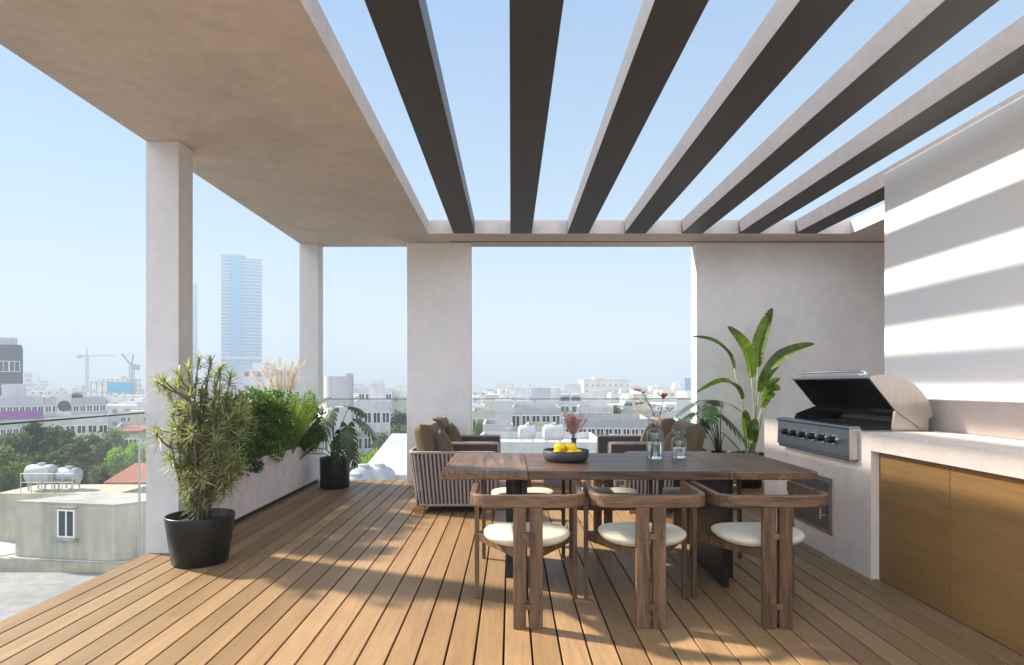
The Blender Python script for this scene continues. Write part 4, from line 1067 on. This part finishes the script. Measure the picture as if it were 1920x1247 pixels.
building(232, 300, 756, 165, 12, C_white, 'upper white block with sloped roofline right of the netted building', 2, 5, 1.4, 1.2, 3.0)
building(218, 275, 800, 90, 10, C_cream, 'cream house with red awning beside the trees', 1, 4, 1.3, 1.2, 3.0)
building(46, 58, 698, 420, 14, C_white, 'slim pale tower block in the far haze at the left', 12, 3, 2.0, 1.4, 3.2, stair=False)
def crane(px, ymast, d, jib, label, luff=0):
    t = thing('tower_crane', (X(px,d), d, GZ), label, 'crane', 'tower cranes'); H = Z(ymast, d)-GZ; s_ = 0.8
    mb = MB()
    for a in (-s_, s_):
        for b in (-s_, s_): mb.box(a-0.15, b-0.15, 0, a+0.15, b+0.15, H)
    for k_ in range(int(H/4)):
        mb.bar((-s_, -s_, k_*4), (s_, -s_, k_*4+4), 0.2, 0.2); mb.bar((s_, -s_, k_*4), (s_, s_, k_*4+4), 0.2, 0.2)
    mb.build('mast', C_red, t)
    mb = MB(); e1 = Vector((jib*math.cos(R(luff)), 0, H+abs(jib)*math.sin(R(luff)))); 
    mb.bar((0,0,H), e1, 0.7, 0.7); mb.bar((0,0,H), (-jib*0.28, 0, H+0.5), 1.2, 0.9); mb.bar((0,0,H), (0,0,H+7) if not luff else (-jib*0.1,0,H+6), 0.6, 0.6)
    mb.bar((0,0,H+7), e1*0.7+Vector((0,0,H*0.3+0.3)), 0.15, 0.15)
    mb.build('jib', C_red, t); MB().box(-jib*0.28-1.5, -1, H-2, -jib*0.28+1.5, 1, H+0.4).build('counterweight', C_red, t)
crane(163, 667, 520, 22, 'tower crane with a level jib in the haze, left of the netted building')
crane(247, 686, 330, -8, 'luffing tower crane rising above the netted building', 50)
# tile roof house
def gable(pxl, pxr, yr, ye, d, depth, label, zb=GZ):
    W_ = X(pxr,d)-X(pxl,d); zr = Z(yr,d); ze = Z(ye,d)
    t = thing('tiled_house', ((X(pxl,d)+X(pxr,d))/2, d, zb), label, 'house', None)
    MB().box(-W_/2+0.4, 0.4, 0, W_/2-0.4, depth-0.4, ze-zb).build('wall', C_cream, t)
    MB().prism([(-0.2, ze-zb-0.15), (-0.2, ze-zb), (depth/2, zr-zb), (depth+0.2, ze-zb), (depth+0.2, ze-zb-0.15)], -W_/2, W_/2, 'x').build('roof', C_tile, t)
    for c in range(3): put_window(t, -W_/2+W_*(c+0.5)/3, 0.38, ze-zb-2.4, 1.2, 1.3)
gable(196, 300, 880, 904, 43, 7, 'house with a red tiled roof among the trees')
gable(-30, 32, 930, 950, 46, 6, 'small red tiled roof at the left edge below the trees')
gable(215, 262, 800, 808, 88, 8, 'distant red tiled roof beside the cream house')

# --- blue glass tower
def glasstower(pxl, pxr, ytop, d, label, nf):
    W_ = X(pxr,d)-X(pxl,d); H = Z(ytop,d)-GZ
    th = math.atan2(-(X(pxl,d)+X(pxr,d))/2, d); W_ *= math.cos(th)
    t = thing('glass_tower', ((X(pxl,d)+X(pxr,d))/2, d, GZ), label, 'skyscraper', None, th); dp = W_*0.8
    MB().box(-W_/2+0.5, 0.6, 0, W_/2-0.5, dp, H-3).build('facade', C_bwin, t)
    MB().box(-W_*0.27, -0.8, 0, W_*0.02, 1.0, H-1.0).build('glass_core', C_bwin, t)
    mb = MB(); fh = H/nf
    for k_ in range(nf):
        z_ = k_*fh
        if z_ > H-4: break
        def arcp(x0, x1): return [(x0+(x1-x0)*i/6, 0.55-0.9*math.sin(math.pi*i/6)**0.6) for i in range(7)]
        for (x0, x1) in ((-W_/2, -W_*0.275), (W_*0.025, W_/2)):
            pl_ = arcp(x0, x1)+[(x1, dp*0.9), (x0, dp*0.9)]
            mb.prism(pl_, z_, z_+fh*0.20)
    mb.build('floor_slabs', C_white, t)
    MB().box(-W_/2, 0.3, H-3, W_*0.1, dp, H-1.2).build('crown', C_bwin, t)
    MB().prism([(0, H-3), (W_/2, H-3), (W_/2, H+1.5), (W_*0.25, H+0.2), (0, H-1.5)], 2, 6, 'y').build('crown_fin', C_white, t)
    MB().box(-W_/2-0.2, -1.2, H*0.312, W_/2+0.2, 0.2, H*0.322).build('belt', C_white, t)
glasstower(414, 492, 476, 500, 'blue glass skyscraper with white floor bands, seen between the columns', 46)
glasstower(330, 371, 525, 640, 'faint second skyscraper mostly hidden by the near column', 44)

# --- centre-left city
t = building(611, 660, 708, 110, 12, C_grey, 'grey stair tower block right of the slim column', 7, 3, 0.9, 1.1, 3.1, stair=False)
o = autosmooth(MB().lathe([(2.3,0),(2.3,Z(706,109)-GZ),(0,Z(706,109)-GZ)], 28).build('round_stair_drum', C_lgrey, t)); o.location = (-0.1, -0.9, 0)
MB().box(1.2, -0.6, 0, 2.4, 4, Z(700,110)-GZ).build('lift_shaft', C_grey, t)
building(664, 732, 752, 75, 10, C_white, 'white apartment block with stacked balconies right of the grey tower', 5, 4, 1.5, 1.3, 3.0, balc=2)
building(672, 735, 728, 150, 14, C_white, 'pale block with cluttered roof behind the balcony block', 2, 5, 1.4, 1.3, 3.0)
building(600, 668, 800, 70, 8, C_lgrey, 'grey lower wing beside the potted monstera', 4, 4, 1.2, 1.2, 3.0)
building(725, 775, 770, 160, 14, C_white, 'white house block partly hidden by the wide pillar', 3, 4, 1.4, 1.2, 3.0)
# near white roof beyond the back glass
nr = thing('white_roof_building', (-4.5, 24, GZ), 'near white roofed building just beyond the back glass', 'building')
MB().box(-9.5, 19, GZ, -2.2, 28, -2.6).build('wall', C_cream, nr, world=True)
MB().prism([(-7.0,21),(-2.3,21),(-2.3,27),(-5.0,27)], -2.598, -2.05).build('roof', C_tank, nr, world=True)
MB().prism([(21,-2.05),(21,-1.7),(27,-0.8),(27,-2.05)], -5.0, -2.3, 'x').build('sloped_roof', C_tank, nr, world=True)
tank(X(690,21), 20.4, -2.6, 'left white round tank on the near white roof', 0.45, 0.7, rz=R(70))
tank(X(716,21), 20.6, -2.6, 'right white round tank on the near white roof', 0.45, 0.7, rz=R(70))
tank(X(668,20), 19.8, -2.75, 'white round tank seen just right of the black cylinder pot', 0.42, 0.7, rz=R(60))

# --- centre city
building(890, 943, 736, 400, 30, C_bwin, 'low blue glass block on the horizon beside the wide pillar', 0, 0, stair=True)
building(940, 1135, 752, 120, 16, C_white, 'wide white apartment block in the centre of the view', 4, 9, 1.6, 1.2, 2.5, balc=3)
building(1020, 1120, 738, 135, 12, C_white, 'upper storeys with roof gardens behind the wide white block', 1, 6, 1.6, 1.3, 3.1)
building(885, 945, 770, 85, 12, C_cream, 'pale low block beside the wide pillar', 4, 7, 0.9, 1.5, 3.0)
building(958, 1052, 764, 66, 10, C_lgrey, 'grey balconied block behind the pink grass bunch', 4, 5, 1.7, 1.2, 2.4, balc=2)
building(1052, 1215, 785, 50, 8, C_grey, 'long grey low building beyond the glass', 3, 10, 1.0, 0.9, 2.05, stair=False)
building(1180, 1275, 790, 58, 9, C_grey, 'grey low wing behind the right armchairs', 2, 4, 1.3, 1.0, 3.0, stair=False)
building(1150, 1250, 762, 140, 14, C_white, 'white block behind the cotton branches', 3, 6, 1.5, 1.2, 3.0)
building(1228, 1330, 768, 110, 14, C_white, 'white block beside the grey wall', 3, 6, 1.5, 1.2, 3.0)
building(945, 990, 752, 95, 9, C_white, 'narrow white block left of the grey balconied one', 4, 3, 1.3, 1.4, 3.0)
building(1082, 1150, 763, 78, 9, C_white, 'white house above the long grey low building', 3, 4, 1.4, 1.0, 2.1, balc=2)
building(1165, 1222, 768, 84, 9, C_cream, 'cream block above the right part of the long grey building', 3, 4, 1.2, 1.0, 2.1)
building(985, 1045, 801, 50, 7, C_cream, 'low cream block just beyond the glass, behind the fruit bowl', 2, 6, 0.8, 1.1, 2.3, stair=False)
building(905, 962, 796, 55, 8, C_lgrey, 'low grey block with tall windows just beyond the left armchairs', 3, 6, 0.8, 1.5, 3.0)
building(1284, 1300, 709, 420, 16, C_bwin, 'dark blue tower beside the edge of the grey wall', 0, 0, stair=False)
building(885, 1130, 829, 38, 8, C_white, 'near white flat roofed building beyond the back glass', 1, 7, 1.4, 1.0, 3.0, stair=False, roof=C_tank)
building(1135, 1260, 833, 36, 7, C_lgrey, 'near grey terrace building behind the right armchairs', 1, 5, 1.4, 1.0, 3.0, stair=False)
tank(X(1040,40), 41, Z(829,38)-0.5, 'right white tank on the near flat roof, beside the pink grass', 0.5, 1.2)
tank(X(990,40), 42, Z(829,38)-0.5, 'left white tank on the near flat roof beyond the glass', 0.45, 1.0)

# --- far city fill
far_m = [C_white, C_lgrey, C_cream, C_white, C_white, C_lgrey]
def wfac(name, col):
    m = mat(name, col, 0.85, spec=0.2); tc_ = N(m, 'ShaderNodeTexCoord'); sp_ = N(m, 'ShaderNodeSeparateXYZ'); ln(m, tc_.outputs['Object'], sp_.inputs[0])
    def cell(s_, period, duty):
        f = math_(m, 'FRACT', math_(m, 'DIVIDE', s_, period)); return math_(m, 'LESS_THAN', math_(m, 'ABSOLUTE', math_(m, 'SUBTRACT', f, 0.5)), duty/2)
    hx_ = math_(m, 'ADD', sp_.outputs[0], sp_.outputs[1])
    k_ = math_(m, 'MULTIPLY', cell(hx_, 3.1, 0.36), cell(sp_.outputs[2], 3.0, 0.36))
    g_ = N(m, 'ShaderNodeNewGeometry'); s2 = N(m, 'ShaderNodeSeparateXYZ'); ln(m, g_.outputs['Normal'], s2.inputs[0])
    k_ = math_(m, 'MULTIPLY', k_, math_(m, 'LESS_THAN', s2.outputs[2], 0.5))
    nn_ = noise(m, tc_.outputs['Object'], 0.2, 4)
    cc = mix(m, 1.0, col, ramp(m, nn_, [(0.3, (0.85,)*3), (0.7, (1.05,)*3)]), 'MULTIPLY')
    ln(m, mix(m, k_, cc, mul(col, 0.42)), bsdf(m).inputs['Base Color']); return m
FM = [wfac('far_white', (0.62,0.61,0.60)), wfac('far_cream', (0.60,0.56,0.48)), wfac('far_grey', (0.48,0.49,0.51)), wfac('far_white_warm', (0.58,0.55,0.51))]
r2 = random.Random(5)
def region(px):
    for a, t_ in ((150, 'near the left edge'), (290, 'just left of the near column'), (470, 'below the blue skyscraper'), (620, 'behind the pampas plumes'), (700, 'right of the slim column'), (800, 'just left of the wide pillar'),
                  (960, 'just right of the wide pillar'), (1060, 'behind the fruit bowl'), (1150, 'right of the pink grass'), (1230, 'behind the cotton branches'), (9999, 'beside the grey wall')):
        if px < a: return t_
def dist(d): return 'near' if d < 260 else 'middle-distance' if d < 480 else 'hazy far'
def farblock(x, y, w_, dp, h):
    mb = MB(); mb.box(-w_/2, -dp/2, 0, w_/2, dp/2, h); p = 0.3
    if r2.random() < 0.8: a = r2.uniform(-0.3, 0.1)*w_; mb.box(a, -dp*0.2, h, a+w_*0.25, dp*0.15, h+r2.uniform(1.5, 3.2))
    if r2.random() < 0.5: a = r2.uniform(0.15, 0.3)*w_; mb.box(a, -dp*0.1, h, a+w_*0.15, dp*0.2, h+r2.uniform(1, 2))
    if r2.random() < 0.5:
        mb.box(-w_*0.45, -dp/2-1.2, 3, w_*0.1, -dp/2-0.01, 3.15)
        for k_ in range(1, int(h/3)): mb.box(-w_*0.45, -dp/2-1.2, 3*k_+0.02, w_*0.1, -dp/2-0.01, 3*k_+0.9)
    mi = r2.randrange(4); o = mb.build('city_block', FM[mi]); o.location = (x, y, GZ); o.rotation_euler = (0,0,R(r2.uniform(-14,14)))
    tag(o, '%s %s %s block %s' % ('tall' if h > 13.5 else 'wide' if w_ > 17 else 'small', dist(y), ('white', 'cream', 'grey', 'beige')[mi], region(CX+x*F/y)), 'building', 'far city blocks'); return o
cnt = 0
wins = [(0, 275), (362, 420), (490, 565), (605, 765), (882, 1300)]
tries = 0
placed = []
while cnt < 190 and tries < 5000:
    tries += 1
    d = 150*(6.5**r2.random()); px = r2.uniform(-40, 1340)
    if not any(a-10 < px < b+10 for a, b in wins): continue
    x = X(px, d); w_ = r2.uniform(10, 24); dp = r2.uniform(9, 16)
    if any(abs(x-a) < (w_+b)/2+1 and abs(d-c) < 17 for a, b, c in placed): continue
    h = r2.uniform(9, 14.5) if r2.random() < 0.85 else r2.uniform(14, 21)
    if d < 260 and px < 280: h = min(h, 12)
    if px > 870 and d < 340: h = min(h, 12.5)
    placed.append((x, w_, d)); farblock(x, d, w_, dp, h); cnt += 1
# --- far faint towers
for (a, b, yt, d, lab) in ((1232,1242,722,700,'faint grey tower in the haze above the cotton branches'),(1244,1252,728,760,'second faint tower in the haze right of the cotton branches'),(1256,1266,734,640,'low faint tower in the haze beside the dark blue tower'),
                      (1270,1280,726,680,'pale slim tower in the haze left of the dark blue tower'),(1040,1060,733,620,'faint rooftop block in the haze at the centre')):
    o = MB().box(-(X(b,d)-X(a,d))/2, 0, 0, (X(b,d)-X(a,d))/2, 14, Z(yt,d)-GZ).build('far_tower', FM[2]); o.location = (X((a+b)/2,d), d, GZ); tag(o, lab, 'tower')

# ------------------------------------------------------------------ trees
def treemesh(seed, H, Rx, kind, leaf, n=5200):
    g_ = np.random.default_rng(seed); cl = []; nc = 60
    tr = MB(); tr.tube([(0,0,0),(0.1,0,H*0.3),(0,0.1,H*0.6),(0,0,H*0.85)], [H*0.022,H*0.018,H*0.012,0.03], 7)
    for i in range(nc):
        a = g_.uniform(0, 6.28); f = g_.uniform(0, 1)
        if kind == 'cone': zz = H*(0.18+0.80*f); rad = Rx*(1-f)**0.75*g_.uniform(0.2, 1)
        else: zz = H*(0.30+0.66*f); rad = Rx*math.sin(math.pi*(0.15+0.8*f))**0.7*g_.uniform(0.15, 1)
        c = np.array([math.cos(a)*rad, math.sin(a)*rad, zz]); r = Rx*g_.uniform(0.16, 0.32); k_ = n//nc
        q_ = g_.normal(size=(k_,3)); q_ /= np.linalg.norm(q_, axis=1)[:,None]; q_ *= (r*g_.uniform(0.1,1,k_)**0.5)[:,None]
        cl.append(c+q_*([1,1,0.75] if kind != 'cone' else [0.8,0.8,1.1]))
        if i % 3 == 0: tr.tube([(0,0,zz*0.6), (c[0]*0.5,c[1]*0.5,zz*0.8), tuple(c)], [H*0.008,H*0.006,0.02], 5)
    v, f = cloud(np.concatenate(cl), leaf, g_)
    me = bpy.data.meshes.new('crown'); me.from_pydata(v.tolist(), [], f.tolist()); me.update()
    mt = bpy.data.meshes.new('trunk'); mt.from_pydata(tr.v, [], tr.f); mt.materials.append(M_bark)
    return me, mt
L_dark = leafmat('tree_dark', (0.03, 0.055, 0.018), (0.075, 0.11, 0.03), trans=0.25, rough=0.7)
L_mid = leafmat('tree_mid', (0.06, 0.10, 0.02), (0.13, 0.18, 0.04), trans=0.3, rough=0.7)
L_lime = leafmat('tree_lime', (0.14, 0.24, 0.02), (0.25, 0.38, 0.05), trans=0.35, rough=0.7)
L_grey = leafmat('tree_grey', (0.07, 0.09, 0.05), (0.14, 0.16, 0.09), trans=0.25, rough=0.7)
TM = {}
for kind, seed in (('round', 3), ('round2', 4), ('cone', 5)):
    TM[kind] = treemesh(seed, 10, 3.2 if kind != 'cone' else 2.0, 'cone' if kind == 'cone' else 'round', 0.34)
def tree(px, ytop, d, kind, lm, label, wide=1.0, group='trees below the terrace'):
    H = Z(ytop, d)-GZ; t = thing('tree', (X(px,d), d, GZ), label, 'tree', group, random.uniform(0, 6.28)); s_ = H/10
    me, mt = TM[kind]; key = kind+lm.name
    if key not in TM: m2 = me.copy(); m2.materials.append(lm); TM[key] = m2
    t.scale = (s_*wide, s_*wide, s_)
    for nm, mm in (('crown', TM[key]), ('trunk', mt)):
        o = bpy.data.objects.new(nm, mm); COL.objects.link(o); o.parent = t
trees = [(62,800,62,'cone',L_dark,'dark pointed tree near the left, tallest of the clump',1.3),(30,815,60,'round',L_dark,'dark rounded tree at the left edge',0.9),(100,806,66,'cone',L_dark,'dark pointed tree, second from the left edge',1.2),
 (5,838,55,'round2',L_mid,'mid green tree cut by the left edge of the view',0.8),(125,812,64,'cone',L_dark,'narrow dark tree in the middle of the clump',1.0),(85,850,50,'round',L_dark,'low dark tree behind the white water tank',0.8),
 (150,830,58,'cone',L_grey,'grey-green feathery tree behind the silver tank',1.4),(178,815,68,'round2',L_mid,'mid green tree right of the grey-green one',0.8),(210,806,75,'round',L_mid,'taller mid green tree near the column',0.7),
 (222,842,60,'round2',L_lime,'bright lime green tree above the red tiled roof',0.75),(262,830,64,'round',L_lime,'yellow-green tree touching the near column',0.6),(258,868,50,'round2',L_dark,'dark bush-like tree beside the red tiled roof',0.5),
 (10,885,44,'round2',L_dark,'dark low tree at the left edge above the small tiled roof',0.5),(185,875,52,'round',L_grey,'greyish tree just left of the red tiled roof',0.6),(140,880,46,'cone',L_dark,'low dark tree behind the rooftop hut',1.1),(40,870,48,'round',L_mid,'mid green tree behind the railing',0.6),
 (745,775,80,'round2',L_grey,'grey-green tree right of the balcony block',0.7),(755,800,60,'round',L_grey,'lower grey-green tree beside the wide pillar',0.7),(722,815,55,'round2',L_grey,'pale tree in front of the balcony block',0.6),
 (705,850,40,'round2',L_lime,'yellow-green bush-like tree behind the white tanks',0.45),(685,853,42,'round',L_mid,'small mid green tree right of the black cylinder pot',0.4),
 (1152,766,110,'cone',L_dark,'dark slim tree left of the cotton branches',1.3),(1172,770,108,'round',L_dark,'dark rounded tree behind the cotton branches',0.6),(930,800,60,'round',L_grey,'greyish tree between pillar and pink grass',0.5),
 (1120,785,90,'round2',L_mid,'mid green tree in front of the wide white block',0.6),(900,790,70,'round2',L_mid,'green tree beside the wide pillar, right side',0.5)]
for (px, yt, d, kd, lm, lab, wd) in trees: tree(px, yt, d, kd, lm, lab, wd)
r3 = random.Random(9); c_ = 0
while c_ < 70:
    d = 90*(5**r3.random()); px = r3.uniform(-20, 1310)
    if not any(a < px < b for a, b in wins): continue
    x = X(px, d)
    if any(abs(x-a) < b/2+1 and abs(d-c) < 10 for a, b, c in placed): continue
    hh = r3.uniform(6, 11)
    tree(px, HY+(EYE-(GZ+hh))*F/d, d, kd_ := r3.choice(['round','round2','cone']), r3.choice([L_dark, L_mid, L_grey]), '%s %s %s tree %s' % ('taller' if hh > 8.5 else 'low', dist(d), {'round': 'round', 'round2': 'spreading', 'cone': 'pointed'}[kd_], region(px)), 0.9, 'far city trees'); c_ += 1

# ------------------------------------------------------------------ haze
me = bpy.data.meshes.new('haze'); b_ = MB().box(-3100, -700, GZ-3, 3100, 3700, 112); me.from_pydata(b_.v, [], b_.f)
hm = bpy.data.materials.new('haze_air'); hm.use_nodes = True; nd = hm.node_tree.nodes; nd.remove(nd['Principled BSDF'])
pv = nd.new('ShaderNodeVolumePrincipled'); pv.inputs['Color'].default_value = (0.405, 0.475, 0.535, 1); pv.inputs['Density'].default_value = 0.0016; pv.inputs['Anisotropy'].default_value = 0.0
hm.node_tree.links.new(pv.outputs[0], nd['Material Output'].inputs['Volume']); me.materials.append(hm)
ho = bpy.data.objects.new('haze', me); COL.objects.link(ho); tag(ho, kind='stuff')

# look-alikes that share a description are told apart by their order from the left
by = {}
for o in sc.objects:
    if o.parent is None and o.get('group') in ('far city blocks', 'far city trees'): by.setdefault(o['label'], []).append(o)
for lab, os_ in by.items():
    if len(os_) < 2: continue
    os_.sort(key=lambda o: o.location.x/o.location.y)
    for o, n_ in zip(os_, ['leftmost', 'second from left', 'third from left', 'fourth from left', 'fifth from left', 'sixth from left', 'seventh from left', 'eighth from left']): o['label'] = n_+' '+lab
